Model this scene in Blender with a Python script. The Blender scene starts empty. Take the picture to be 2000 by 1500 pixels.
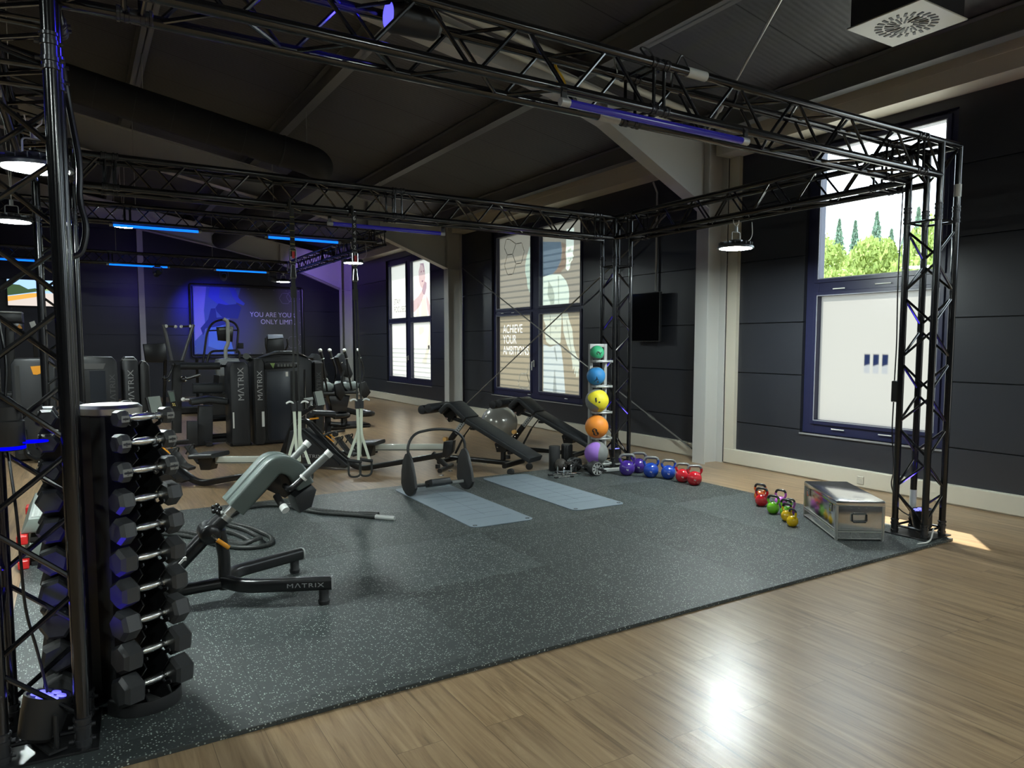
import bpy, bmesh, math, random
from mathutils import Vector, Matrix, Euler
random.seed(7)
PI = math.pi
scene = bpy.context.scene
COL = scene.collection

# ---------------------------------------------------------------- camera
cam_data = bpy.data.cameras.new('camera')
cam = bpy.data.objects.new('camera', cam_data)
COL.objects.link(cam)
cam.matrix_world = Matrix((
    (0.84401937, 0.03978795, -0.53483476, 0.0),
    (-0.53630154, 0.06904659, -0.8411975, 0.0),
    (0.003459, 0.99681969, 0.079615, 1.49),
    (0, 0, 0, 1)))
cam_data.sensor_width = 36.0
cam_data.sensor_fit = 'HORIZONTAL'
cam_data.lens = 25.753
cam_data.shift_x = -0.03108
cam_data.shift_y = 0.01822
cam_data.clip_start = 0.05
cam_data.clip_end = 400
scene.camera = cam

# ---------------------------------------------------------------- view, world, sun
scene.view_settings.view_transform = 'Standard'
scene.view_settings.look = 'None'
scene.view_settings.exposure = 0.8
scene.view_settings.gamma = 1.0
scene.view_settings.use_curve_mapping = False
world = bpy.data.worlds.new('sky')
scene.world = world
world.use_nodes = True
bg = world.node_tree.nodes['Background']
bg.inputs[0].default_value = (0.80, 0.90, 1.0, 1)
bg.inputs[1].default_value = 4.0
sun_d = bpy.data.lights.new('sun', 'SUN')
sun_d.energy = 11.0
sun_d.angle = 0.009
sun_d.color = (1.0, 0.93, 0.80)
sun = bpy.data.objects.new('sun', sun_d)
COL.objects.link(sun)
sun.location = (20, 20, 30)
sun.rotation_euler = Vector((-1.03, -0.93, -2.20)).to_track_quat('-Z', 'Y').to_euler()
LAMP_POWER = 46.0
scene.cycles.max_bounces = 7
scene.cycles.diffuse_bounces = 4
scene.cycles.glossy_bounces = 3
scene.cycles.transmission_bounces = 4
scene.cycles.transparent_max_bounces = 8
scene.cycles.sample_clamp_indirect = 6.0
scene.cycles.caustics_reflective = False
scene.cycles.caustics_refractive = False

# ---------------------------------------------------------------- materials
def srgb(r, g, b):
    f = lambda c: (c/255/12.92) if c/255 <= 0.04045 else ((c/255+0.055)/1.055)**2.4
    return (f(r), f(g), f(b), 1)

MATS = {}
def mat(name, col, rough=0.5, metal=0.0, emit=None, estr=0.0, spec=0.5, bump=None, coat=0.0, trans=0.0):
    if name in MATS: return MATS[name]
    m = bpy.data.materials.new(name); m.use_nodes = True
    nt = m.node_tree; p = nt.nodes['Principled BSDF']
    p.inputs['Base Color'].default_value = (*col[:3], 1)
    p.inputs['Roughness'].default_value = rough
    p.inputs['Metallic'].default_value = metal
    p.inputs['Specular IOR Level'].default_value = spec
    if coat: p.inputs['Coat Weight'].default_value = coat; p.inputs['Coat Roughness'].default_value = 0.08
    if trans: p.inputs['Transmission Weight'].default_value = trans
    if emit:
        p.inputs['Emission Color'].default_value = (*emit[:3], 1)
        p.inputs['Emission Strength'].default_value = estr
    if bump:
        sc, st = bump
        tc = nt.nodes.new('ShaderNodeTexCoord'); n = nt.nodes.new('ShaderNodeTexNoise'); b = nt.nodes.new('ShaderNodeBump')
        n.inputs['Scale'].default_value = sc; n.inputs['Detail'].default_value = 3
        b.inputs['Strength'].default_value = st; b.inputs['Distance'].default_value = 0.01
        nt.links.new(tc.outputs['Object'], n.inputs['Vector'])
        nt.links.new(n.outputs['Fac'], b.inputs['Height']); nt.links.new(b.outputs['Normal'], p.inputs['Normal'])
    MATS[name] = m
    return m

def emis(name, col, strength):
    if name in MATS: return MATS[name]
    m = bpy.data.materials.new(name); m.use_nodes = True
    nt = m.node_tree; nt.nodes.clear()
    o = nt.nodes.new('ShaderNodeOutputMaterial'); e = nt.nodes.new('ShaderNodeEmission')
    e.inputs[0].default_value = (*col[:3], 1); e.inputs[1].default_value = strength
    nt.links.new(e.outputs[0], o.inputs[0]); MATS[name] = m
    return m

def film(name, col, gloss=0.04):
    """frosted / printed window film: daylight passes through it as diffuse light"""
    if name in MATS: return MATS[name]
    m = bpy.data.materials.new(name); m.use_nodes = True
    nt = m.node_tree; nt.nodes.clear()
    o = nt.nodes.new('ShaderNodeOutputMaterial')
    t = nt.nodes.new('ShaderNodeBsdfTranslucent'); d = nt.nodes.new('ShaderNodeBsdfDiffuse'); g = nt.nodes.new('ShaderNodeBsdfGlossy')
    t.inputs[0].default_value = (*col[:3], 1)
    d.inputs[0].default_value = (col[0]*.5, col[1]*.5, col[2]*.5, 1)
    g.inputs['Roughness'].default_value = 0.15
    m1 = nt.nodes.new('ShaderNodeMixShader'); m1.inputs[0].default_value = 0.15
    m2 = nt.nodes.new('ShaderNodeMixShader'); m2.inputs[0].default_value = gloss
    nt.links.new(t.outputs[0], m1.inputs[1]); nt.links.new(d.outputs[0], m1.inputs[2])
    nt.links.new(m1.outputs[0], m2.inputs[1]); nt.links.new(g.outputs[0], m2.inputs[2])
    nt.links.new(m2.outputs[0], o.inputs[0]); MATS[name] = m
    return m

def clear_glass():
    m = bpy.data.materials.new('clear_glass'); m.use_nodes = True
    nt = m.node_tree; nt.nodes.clear()
    o = nt.nodes.new('ShaderNodeOutputMaterial')
    t = nt.nodes.new('ShaderNodeBsdfTransparent'); g = nt.nodes.new('ShaderNodeBsdfGlossy')
    t.inputs[0].default_value = (0.93, 0.96, 0.95, 1); g.inputs['Roughness'].default_value = 0.02
    mx = nt.nodes.new('ShaderNodeMixShader'); mx.inputs[0].default_value = 0.05
    nt.links.new(t.outputs[0], mx.inputs[1]); nt.links.new(g.outputs[0], mx.inputs[2]); nt.links.new(mx.outputs[0], o.inputs[0])
    return m
GLASS = clear_glass()

def nodes_of(name, rough=0.5):
    m = bpy.data.materials.new(name); m.use_nodes = True
    nt = m.node_tree; p = nt.nodes['Principled BSDF']; p.inputs['Roughness'].default_value = rough
    MATS[name] = m
    return m, nt, p

def math_node(nt, op, a, b=None):
    n = nt.nodes.new('ShaderNodeMath'); n.operation = op
    for i, v in enumerate((a, b)):
        if v is None: continue
        if isinstance(v, (int, float)): n.inputs[i].default_value = v
        else: nt.links.new(v, n.inputs[i])
    return n.outputs[0]

def mix_col(nt, fac, a, b, mode='MIX'):
    n = nt.nodes.new('ShaderNodeMix'); n.data_type = 'RGBA'; n.blend_type = mode
    if isinstance(fac, (int, float)): n.inputs[0].default_value = fac
    else: nt.links.new(fac, n.inputs[0])
    for i, v in ((6, a), (7, b)):
        if isinstance(v, tuple): n.inputs[i].default_value = (*v[:3], 1)
        else: nt.links.new(v, n.inputs[i])
    return n.outputs[2]

def wood_floor_mat():
    m, nt, p = nodes_of('wood_planks', 0.29)
    tc = nt.nodes.new('ShaderNodeTexCoord')
    sep = nt.nodes.new('ShaderNodeSeparateXYZ'); nt.links.new(tc.outputs['Object'], sep.inputs[0])
    comb = nt.nodes.new('ShaderNodeCombineXYZ')
    nt.links.new(sep.outputs['Y'], comb.inputs['X']); nt.links.new(sep.outputs['X'], comb.inputs['Y'])
    br = nt.nodes.new('ShaderNodeTexBrick')
    nt.links.new(comb.outputs[0], br.inputs['Vector'])
    br.inputs['Color1'].default_value = (0, 0, 0, 1); br.inputs['Color2'].default_value = (1, 1, 1, 1)
    br.inputs['Mortar'].default_value = (0.5, 0.5, 0.5, 1)
    br.inputs['Scale'].default_value = 1.0; br.inputs['Mortar Size'].default_value = 0.0012
    br.inputs['Brick Width'].default_value = 1.22; br.inputs['Row Height'].default_value = 0.184
    br.offset = 0.37; br.inputs['Mortar Smooth'].default_value = 0.2
    # grain drawn out along the plank, shifted per plank
    mp = nt.nodes.new('ShaderNodeMapping'); nt.links.new(tc.outputs['Object'], mp.inputs['Vector'])
    mp.inputs['Scale'].default_value = (30, 1.6, 1)
    off = nt.nodes.new('ShaderNodeVectorMath'); off.operation = 'MULTIPLY_ADD'
    nt.links.new(br.outputs['Color'], off.inputs[0]); off.inputs[1].default_value = (13, 17, 5); nt.links.new(mp.outputs[0], off.inputs[2])
    n1 = nt.nodes.new('ShaderNodeTexNoise'); n1.inputs['Scale'].default_value = 1.0; n1.inputs['Detail'].default_value = 7
    n1.inputs['Roughness'].default_value = 0.65; n1.inputs['Distortion'].default_value = 0.6
    nt.links.new(off.outputs[0], n1.inputs['Vector'])
    n2 = nt.nodes.new('ShaderNodeTexNoise'); n2.inputs['Scale'].default_value = 2.2; n2.inputs['Detail'].default_value = 3
    nt.links.new(tc.outputs['Object'], n2.inputs['Vector'])
    rmp = nt.nodes.new('ShaderNodeValToRGB'); nt.links.new(n1.outputs['Fac'], rmp.inputs[0])
    e = rmp.color_ramp.elements
    e[0].position = 0.30; e[0].color = (0.085, 0.050, 0.026, 1)
    e[1].position = 0.66; e[1].color = (0.42, 0.29, 0.165, 1)
    k = e.new(0.45); k.color = (0.265, 0.165, 0.085, 1)
    c1 = mix_col(nt, math_node(nt, 'MULTIPLY', br.outputs['Color'], 0.28), rmp.outputs[0], (0.17, 0.115, 0.075))
    c2 = mix_col(nt, math_node(nt, 'MULTIPLY', n2.outputs['Fac'], 0.35), c1, (0.33, 0.25, 0.165))
    c3 = mix_col(nt, math_node(nt, 'MULTIPLY', br.outputs['Fac'], 0.7), c2, (0.06, 0.035, 0.02))
    nt.links.new(c3, p.inputs['Base Color'])
    p.inputs['Specular IOR Level'].default_value = 0.55
    b = nt.nodes.new('ShaderNodeBump'); b.inputs['Strength'].default_value = 0.22; b.inputs['Distance'].default_value = 0.003
    hh = math_node(nt, 'SUBTRACT', n1.outputs['Fac'], br.outputs['Fac'])
    nt.links.new(hh, b.inputs['Height']); nt.links.new(b.outputs['Normal'], p.inputs['Normal'])
    return m

def rubber_mat():
    m, nt, p = nodes_of('speckled_rubber', 0.5)
    tc = nt.nodes.new('ShaderNodeTexCoord')
    vo = nt.nodes.new('ShaderNodeTexVoronoi'); vo.inputs['Scale'].default_value = 105
    nt.links.new(tc.outputs['Object'], vo.inputs['Vector'])
    sepc = nt.nodes.new('ShaderNodeSeparateColor'); nt.links.new(vo.outputs['Color'], sepc.inputs[0])
    near = math_node(nt, 'LESS_THAN', vo.outputs['Distance'], 0.34)
    pick = math_node(nt, 'GREATER_THAN', sepc.outputs[0], 0.62)
    sp = math_node(nt, 'MULTIPLY', near, pick)
    br = math_node(nt, 'MULTIPLY', sp, math_node(nt, 'ADD', math_node(nt, 'MULTIPLY', sepc.outputs[1], 0.7), 0.3))
    n = nt.nodes.new('ShaderNodeTexNoise'); n.inputs['Scale'].default_value = 3.0; n.inputs['Detail'].default_value = 4
    nt.links.new(tc.outputs['Object'], n.inputs['Vector'])
    base = mix_col(nt, n.outputs['Fac'], (0.020, 0.026, 0.026), (0.036, 0.042, 0.041))
    # per tile tone and sheen
    sep = nt.nodes.new('ShaderNodeSeparateXYZ'); nt.links.new(tc.outputs['Object'], sep.inputs[0])
    T = 1.0
    tx = math_node(nt, 'DIVIDE', math_node(nt, 'ADD', sep.outputs['X'], 0.40), T)
    ty = math_node(nt, 'DIVIDE', math_node(nt, 'SUBTRACT', sep.outputs['Y'], 3.02), T)
    # puzzle teeth: shift one coordinate by a square wave of the other
    def teeth(a, b):
        w = math_node(nt, 'SINE', math_node(nt, 'MULTIPLY', a, 2*PI*3))
        s = math_node(nt, 'GREATER_THAN', w, 0.0)
        return math_node(nt, 'ADD', b, math_node(nt, 'MULTIPLY', s, 0.022))
    ux = teeth(ty, tx); uy = teeth(tx, ty)
    cx_ = math_node(nt, 'FLOOR', ux); cy_ = math_node(nt, 'FLOOR', uy)
    cell = nt.nodes.new('ShaderNodeCombineXYZ'); nt.links.new(cx_, cell.inputs[0]); nt.links.new(cy_, cell.inputs[1])
    wn = nt.nodes.new('ShaderNodeTexWhiteNoise'); wn.noise_dimensions = '3D'; nt.links.new(cell.outputs[0], wn.inputs['Vector'])
    fx = math_node(nt, 'FRACT', ux); fy = math_node(nt, 'FRACT', uy)
    seam = math_node(nt, 'MAXIMUM', math_node(nt, 'LESS_THAN', fx, 0.0035), math_node(nt, 'LESS_THAN', fy, 0.0035))
    tone = mix_col(nt, math_node(nt, 'MULTIPLY', wn.outputs['Value'], 0.8), base, (0.052, 0.062, 0.064))
    withsp = mix_col(nt, br, tone, (0.50, 0.56, 0.50))
    fin = mix_col(nt, math_node(nt, 'MULTIPLY', seam, 0.6), withsp, (0.01, 0.01, 0.01))
    nt.links.new(fin, p.inputs['Base Color'])
    rr = math_node(nt, 'ADD', math_node(nt, 'MULTIPLY', wn.outputs['Value'], -0.12), 0.58)
    nt.links.new(rr, p.inputs['Roughness'])
    b = nt.nodes.new('ShaderNodeBump'); b.inputs['Strength'].default_value = 0.25; b.inputs['Distance'].default_value = 0.003
    n3 = nt.nodes.new('ShaderNodeTexNoise'); n3.inputs['Scale'].default_value = 160; nt.links.new(tc.outputs['Object'], n3.inputs['Vector'])
    nt.links.new(n3.outputs['Fac'], b.inputs['Height']); nt.links.new(b.outputs['Normal'], p.inputs['Normal'])
    return m

def ceiling_mat():
    m, nt, p = nodes_of('ceiling_panels', 0.6)
    tc = nt.nodes.new('ShaderNodeTexCoord'); sep = nt.nodes.new('ShaderNodeSeparateXYZ'); nt.links.new(tc.outputs['Object'], sep.inputs[0])
    w = nt.nodes.new('ShaderNodeTexWave'); w.wave_type = 'BANDS'; w.bands_direction = 'Y'
    w.inputs['Scale'].default_value = 5.0; w.inputs['Distortion'].default_value = 0
    nt.links.new(tc.outputs['Object'], w.inputs['Vector'])
    f = math_node(nt, 'FRACT', math_node(nt, 'DIVIDE', math_node(nt, 'ADD', sep.outputs['Y'], 0.25), 1.0))
    seam = math_node(nt, 'LESS_THAN', f, 0.012)
    n = nt.nodes.new('ShaderNodeTexNoise'); n.inputs['Scale'].default_value = 1.2; n.inputs['Detail'].default_value = 3
    nt.links.new(tc.outputs['Object'], n.inputs['Vector'])
    base = mix_col(nt, n.outputs['Fac'], (0.062, 0.063, 0.066), (0.085, 0.086, 0.088))
    nt.links.new(mix_col(nt, seam, base, (0.012, 0.012, 0.012)), p.inputs['Base Color'])
    b = nt.nodes.new('ShaderNodeBump'); b.inputs['Strength'].default_value = 0.3; b.inputs['Distance'].default_value = 0.006
    nt.links.new(w.outputs['Fac'], b.inputs['Height']); nt.links.new(b.outputs['Normal'], p.inputs['Normal'])
    return m

WOOD = wood_floor_mat(); RUBBER = rubber_mat(); CEIL = ceiling_mat()
WALL = mat('dark_cladding', (0.027, 0.029, 0.037), 0.36, bump=(60, 0.05))
TRIM = mat('cream_trim', (0.60, 0.56, 0.47), 0.45)
STEELP = mat('grey_painted_steel', (0.50, 0.50, 0.485), 0.42)
PURL = mat('dark_grey_steel', (0.17, 0.175, 0.18), 0.45)
FRAME = mat('navy_frame', (0.018, 0.020, 0.060), 0.35)
BLK = mat('black_powder_coat', (0.010, 0.010, 0.011), 0.28, spec=0.6)
TRUSS = mat('black_truss_paint', (0.005, 0.005, 0.006), 0.17, spec=0.7, coat=0.2)
SATIN = mat('satin_black', (0.018, 0.018, 0.019), 0.42)
SHROUD = mat('charcoal_shroud', (0.020, 0.021, 0.024), 0.38)
PADM = mat('black_vinyl', (0.022, 0.024, 0.027), 0.40, bump=(220, 0.12))
PADG = mat('grey_green_vinyl', (0.10, 0.125, 0.115), 0.36, bump=(260, 0.08))
RUBB = mat('black_rubber', (0.020, 0.020, 0.021), 0.55)
HEX = mat('grey_black_rubber', (0.042, 0.043, 0.045), 0.42, bump=(400, 0.06))
CHROME = mat('chrome', (0.80, 0.80, 0.78), 0.10, 1.0)
ALU = mat('brushed_aluminium', (0.66, 0.66, 0.64), 0.32, 1.0)
ALUM = mat('mirror_aluminium', (0.74, 0.73, 0.70), 0.16, 1.0)
SILV = mat('silver_paint', (0.45, 0.46, 0.45), 0.38, 0.3)
WHITE = mat('white_plastic', (0.75, 0.75, 0.72), 0.5)
WEBB = mat('pale_webbing', (0.62, 0.65, 0.52), 0.75)
ORANGE = mat('orange_plastic', (0.80, 0.32, 0.02), 0.4)
LETTER = mat('silver_lettering', (0.42, 0.42, 0.42), 0.4, 0.2)
INK = mat('dark_ink', (0.02, 0.02, 0.02), 0.6)
DUCTM = mat('black_fabric_duct', (0.018, 0.018, 0.020), 0.8, bump=(9, 0.3))

# ---------------------------------------------------------------- mesh helpers
def V(*a): return Vector(a)

def fillet(pts, r, n=5, closed=False):
    pts = [Vector(p) for p in pts]; out = []
    N = len(pts)
    for i, p in enumerate(pts):
        if not closed and i in (0, N-1): out.append(p); continue
        a = pts[i-1]; b = pts[(i+1) % N]
        u = (a-p); v = (b-p); lu, lv = u.length, v.length
        if lu < 1e-6 or lv < 1e-6: out.append(p); continue
        u.normalize(); v.normalize()
        d = min(r, lu*.48, lv*.48)
        p0 = p+u*d; p1 = p+v*d
        for k in range(n+1):
            t = k/n
            out.append(p0*(1-t)**2 + p*2*t*(1-t) + p1*t*t)
    return out

class MB:
    def __init__(s): s.bm = bmesh.new(); s.mi = 0
    def _faces(s, vs, fs):
        bv = [s.bm.verts.new(v) for v in vs]
        for f in fs:
            try:
                F = s.bm.faces.new([bv[i] for i in f]); F.material_index = s.mi
            except ValueError: pass
        return bv
    def box(s, c, d, rot=None, bev=0.0, seg=1):
        """box with centre c, size d, optional Euler rot"""
        M = Matrix.Translation(Vector(c))
        if rot is not None: M = M @ (Euler(rot).to_matrix().to_4x4() if not isinstance(rot, Matrix) else rot.to_4x4())
        M = M @ Matrix.Diagonal((d[0], d[1], d[2], 1))
        r = bmesh.ops.create_cube(s.bm, size=1.0, matrix=M)
        fs = set(f for v in r['verts'] for f in v.link_faces)
        for f in fs: f.material_index = s.mi
        if bev > 0:
            es = list(set(e for v in r['verts'] for e in v.link_edges))
            bmesh.ops.bevel(s.bm, geom=es, offset=bev, segments=seg, affect='EDGES', profile=0.5, clamp_overlap=True, material=-1)
        return s
    def span(s, a, b, bev=0.0, seg=1):
        """axis-aligned box from corner a to corner b"""
        return s.box([(a[i]+b[i])/2 for i in range(3)], [abs(b[i]-a[i]) for i in range(3)], bev=bev, seg=seg)
    def sweep(s, path, sec, up=(0, 0, 1), closed=False, cap=True, scales=None):
        path = [Vector(p) for p in path]; N = len(path)
        rings = []; nrm = None
        for i, p in enumerate(path):
            if closed: t = (path[(i+1) % N]-path[i-1])
            elif i == 0: t = path[1]-path[0]
            elif i == N-1: t = path[-1]-path[-2]
            else: t = (path[i+1]-p).normalized()+(p-path[i-1]).normalized()
            if t.length < 1e-9: t = Vector((0, 0, 1))
            t.normalize()
            if nrm is None:
                u = Vector(up)
                if abs(u.dot(t)) > 0.98: u = Vector((1, 0, 0)) if abs(t.x) < 0.9 else Vector((0, 1, 0))
                nrm = (u - t*u.dot(t)).normalized()
            else:
                nrm = (nrm - t*nrm.dot(t))
                if nrm.length < 1e-6: nrm = t.orthogonal()
                nrm.normalize()
            bn = t.cross(nrm)
            k = 1.0
            if not closed and 0 < i < N-1:
                c = (path[i+1]-p).normalized().dot((p-path[i-1]).normalized())
                k = 1.0/max(0.5, math.sqrt(max(0.0, (1+c)/2)))
                k = min(k, 1.4)
            sc = scales[i] if scales else 1.0
            rings.append([s.bm.verts.new(p + (bn*a*(1) + nrm*b)*sc) for a, b in sec])
        n = len(sec)
        for i in range(N if closed else N-1):
            A, B_ = rings[i], rings[(i+1) % N]
            for j in range(n):
                try:
                    F = s.bm.faces.new((A[j], A[(j+1) % n], B_[(j+1) % n], B_[j])); F.material_index = s.mi
                except ValueError: pass
        if cap and not closed:
            for R_ in (rings[0][::-1], rings[-1]):
                try:
                    F = s.bm.faces.new(R_); F.material_index = s.mi
                except ValueError: pass
        return s
    def tube(s, path, r, seg=12, closed=False, cap=True, radii=None):
        sec = [(math.cos(2*PI*k/seg)*r, math.sin(2*PI*k/seg)*r) for k in range(seg)]
        return s.sweep(path, sec, closed=closed, cap=cap, scales=radii)
    def rtube(s, path, w, h, up=(0, 0, 1), rad=0.3, closed=False):
        """rounded rectangular tube: w across, h along up"""
        c = min(w, h)*rad/2*1.0
        sec = []
        for sx, sy, a0 in ((1, 1, 0), (-1, 1, PI/2), (-1, -1, PI), (1, -1, 3*PI/2)):
            for k in range(4):
                a = a0 + k/3*PI/2
                sec.append((sx*(w/2-c)+math.cos(a)*c, sy*(h/2-c)+math.sin(a)*c))
        return s.sweep(path, sec, up=up, closed=closed)
    def lathe(s, prof, o=(0, 0, 0), axis=(0, 0, 1), seg=24, cap=True):
        o = Vector(o); ax = Vector(axis).normalized(); q = ax.to_track_quat('Z', 'Y').to_matrix()
        rings = []
        for r, z in prof:
            rings.append([s.bm.verts.new(o + q @ Vector((math.cos(2*PI*k/seg)*r, math.sin(2*PI*k/seg)*r, z))) for k in range(seg)])
        for i in range(len(prof)-1):
            for j in range(seg):
                F = s.bm.faces.new((rings[i][j], rings[i][(j+1) % seg], rings[i+1][(j+1) % seg], rings[i+1][j])); F.material_index = s.mi
        if cap:
            for R_ in (rings[0][::-1], rings[-1]):
                try:
                    F = s.bm.faces.new(R_); F.material_index = s.mi
                except ValueError: pass
        return s
    def ball(s, c, r, sc=(1, 1, 1), u=24, v=16, rot=None):
        M = Matrix.Translation(Vector(c))
        if rot: M = M @ Euler(rot).to_matrix().to_4x4()
        M = M @ Matrix.Diagonal((sc[0], sc[1], sc[2], 1))
        rr = bmesh.ops.create_uvsphere(s.bm, u_segments=u, v_segments=v, radius=r, matrix=M)
        for vv in rr['verts']:
            for f in vv.link_faces: f.material_index = s.mi
        return s
    def prism(s, poly, M, th, bev=0.0, seg=2):
        """extrude 2-D polygon by th along local z of matrix M (centred)"""
        a = [s.bm.verts.new(M @ Vector((x, y, -th/2))) for x, y in poly]
        b = [s.bm.verts.new(M @ Vector((x, y, th/2))) for x, y in poly]
        n = len(poly); fs = []
        fs.append(s.bm.faces.new(a[::-1])); fs.append(s.bm.faces.new(b))
        for i in range(n): fs.append(s.bm.faces.new((a[i], a[(i+1) % n], b[(i+1) % n], b[i])))
        for f in fs: f.material_index = s.mi
        if bev > 0:
            es = [e for e in fs[0].edges]+[e for e in fs[1].edges]
            bmesh.ops.bevel(s.bm, geom=es, offset=bev, segments=seg, affect='EDGES', profile=0.5, clamp_overlap=True, material=-1)
        return s
    def build(s, name, m, parent=None, smooth=True, angle=35):
        me = bpy.data.meshes.new(name)
        bmesh.ops.recalc_face_normals(s.bm, faces=s.bm.faces)
        s.bm.to_mesh(me); s.bm.free()
        for mm in (m if isinstance(m, (list, tuple)) else [m]): me.materials.append(mm)
        if smooth:
            for p in me.polygons: p.use_smooth = True
            me.set_sharp_from_angle(angle=math.radians(angle))
        o = bpy.data.objects.new(name, me); COL.objects.link(o)
        if parent is not None: o.parent = parent
        return o

# frame whose local x,y span a plane and z is the extrusion axis
def frame_of(o, x, y):
    x = Vector(x).normalized(); y = Vector(y).normalized(); z = x.cross(y)
    return Matrix(((x.x, y.x, z.x, o[0]), (x.y, y.y, z.y, o[1]), (x.z, y.z, z.z, o[2]), (0, 0, 0, 1)))
def XZ(y=0.0): return frame_of((0, y, 0), (1, 0, 0), (0, 0, 1))      # poly (x,z), extruded along y
def YZ(x=0.0): return frame_of((x, 0, 0), (0, 1, 0), (0, 0, 1))      # poly (y,z), extruded along x

def thing(name, label, cat, loc=(0, 0, 0), rz=0.0, group=None):
    o = bpy.data.objects.new(name, None); COL.objects.link(o)
    o.empty_display_size = 0.05
    o.location = loc; o.rotation_euler = (0, 0, rz)
    o['label'] = label; o['category'] = cat
    if group: o['group'] = group
    return o
def tag(o, label, cat, group=None, kind=None):
    o['label'] = label; o['category'] = cat
    if group: o['group'] = group
    if kind: o['kind'] = kind
    return o
def struct(o):
    o['kind'] = 'structure'
    return o
def dup(root, loc=None, rz=None, label=None, group=None):
    r = root.copy(); COL.objects.link(r)
    if loc is not None: r.location = loc
    if rz is not None: r.rotation_euler = (0, 0, rz)
    if label: r['label'] = label
    if group: r['group'] = group
    def rec(src, dst):
        for ch in list(src.children):
            c = ch.copy(); COL.objects.link(c); c.parent = dst; rec(ch, c)
    rec(root, r)
    return r

def text_mesh(name, body, size, m, M, parent=None, align='LEFT', th=0.001, xs=1.0, spacing=1.0, bold=0.0):
    cu = bpy.data.curves.new(name, 'FONT'); cu.body = body; cu.size = size; cu.extrude = th
    cu.align_x = align; cu.space_character = spacing; cu.offset = bold
    tmp = bpy.data.objects.new(name+'_tmp', cu); COL.objects.link(tmp)
    dg = bpy.context.evaluated_depsgraph_get(); dg.update()
    me = bpy.data.meshes.new_from_object(tmp.evaluated_get(dg))
    me.transform(M @ Matrix.Diagonal((xs, 1, 1, 1)))
    me.materials.clear(); me.materials.append(m)
    bpy.data.objects.remove(tmp); bpy.data.curves.remove(cu)
    o = bpy.data.objects.new(name, me); COL.objects.link(o)
    if parent is not None: o.parent = parent
    return o

# ================================================================ STRUCTURE
XW = 6.93                      # inner face of the window wall
YF = 22.5                      # far wall
GRO = [0.53, 1.15, 1.75, 2.49, 3.15, 3.78]
# floor
fl = MB(); fl.span((-9.2, -5.2, -0.12), (7.13, YF+0.2, 0.0)); struct(fl.build('floor', WOOD, smooth=False))
# windows: y0,y1,z0,z1 of the outer frame
WINS = [(-3.4, -1.75, 0.50, 3.68), (0.47, 2.12, 0.50, 3.68), (3.80, 5.45, 0.50, 3.68), (9.72, 12.82, 0.50, 3.66), (15.74, 18.66, 0.50, 3.64)]
def clad_wall(name, axis_pos, lo, hi, ztop, holes, grooves, side):
    """panelled wall; side 'x' -> wall at x=axis_pos running along y, 'y' -> at y=axis_pos running along x"""
    b = MB()
    def put(u0, u1, z0, z1, d0, d1):
        if u1-u0 < 1e-4 or z1-z0 < 1e-4: return
        if side == 'x': b.span((axis_pos+d0, u0, z0), (axis_pos+d1, u1, z1))
        else: b.span((u0, axis_pos+d0, z0), (u1, axis_pos+d1, z1))
    zs = [0.0]+list(grooves)+[ztop]
    for i in range(len(zs)-1):
        z0, z1 = zs[i]+(0.006 if i else 0), zs[i+1]-(0.006 if i < len(zs)-2 else 0)
        cuts = sorted(set([z0, z1]+[h for w in holes for h in (w[2], w[3]) if z0 < h < z1]))
        for a, c in zip(cuts[:-1], cuts[1:]):
            m_ = (a+c)/2; u = lo
            for w in sorted(holes):
                if w[2] <= m_ <= w[3]:
                    put(u, w[0], a, c, 0, 0.03); u = w[1]
            put(u, hi, a, c, 0, 0.03)
    cuts = sorted(set([0.0, ztop]+[h for w in holes for h in (w[2], w[3])]))
    for a, c in zip(cuts[:-1], cuts[1:]):
        m_ = (a+c)/2; u = lo
        for w in sorted(holes):
            if w[2] <= m_ <= w[3]:
                put(u, w[0], a, c, 0.03, 0.2); u = w[1]
        put(u, hi, a, c, 0.03, 0.2)
    return struct(b.build(name, WALL, smooth=False))
clad_wall('wall_right', XW, -5.2, YF+0.2, 4.16, WINS, GRO, 'x')
clad_wall('wall_far', YF, -9.2, XW, 7.2, [], [0.9, 1.70, 2.44, 3.05, 3.58, 4.45, 5.2, 5.9], 'y')
b = MB(); b.span((-9.4, -5.2, 0), (-9.2, YF, 7.2)); struct(b.build('wall_left', WALL, smooth=False))
b = MB(); b.span((-9.2, -5.4, 0), (XW+.2, -5.2, 7.2)); struct(b.build('wall_back', WALL, smooth=False))
# roof / ceiling: slopes down towards the window wall
def zc(x): return 5.38-0.18*x
def zr(x): return 5.13-0.18*x
b = MB()
b.prism([(-9.4, zc(-9.4)), (7.13, zc(7.13)), (7.13, zc(7.13)+.06), (7.50, zc(7.50)+0.1), (7.50, zc(7.50)+0.3), (-9.4, zc(-9.4)+0.25)][::1], XZ((YF-5.2)/2), YF+5.6)
struct(b.build('ceiling', CEIL, smooth=False))
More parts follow.
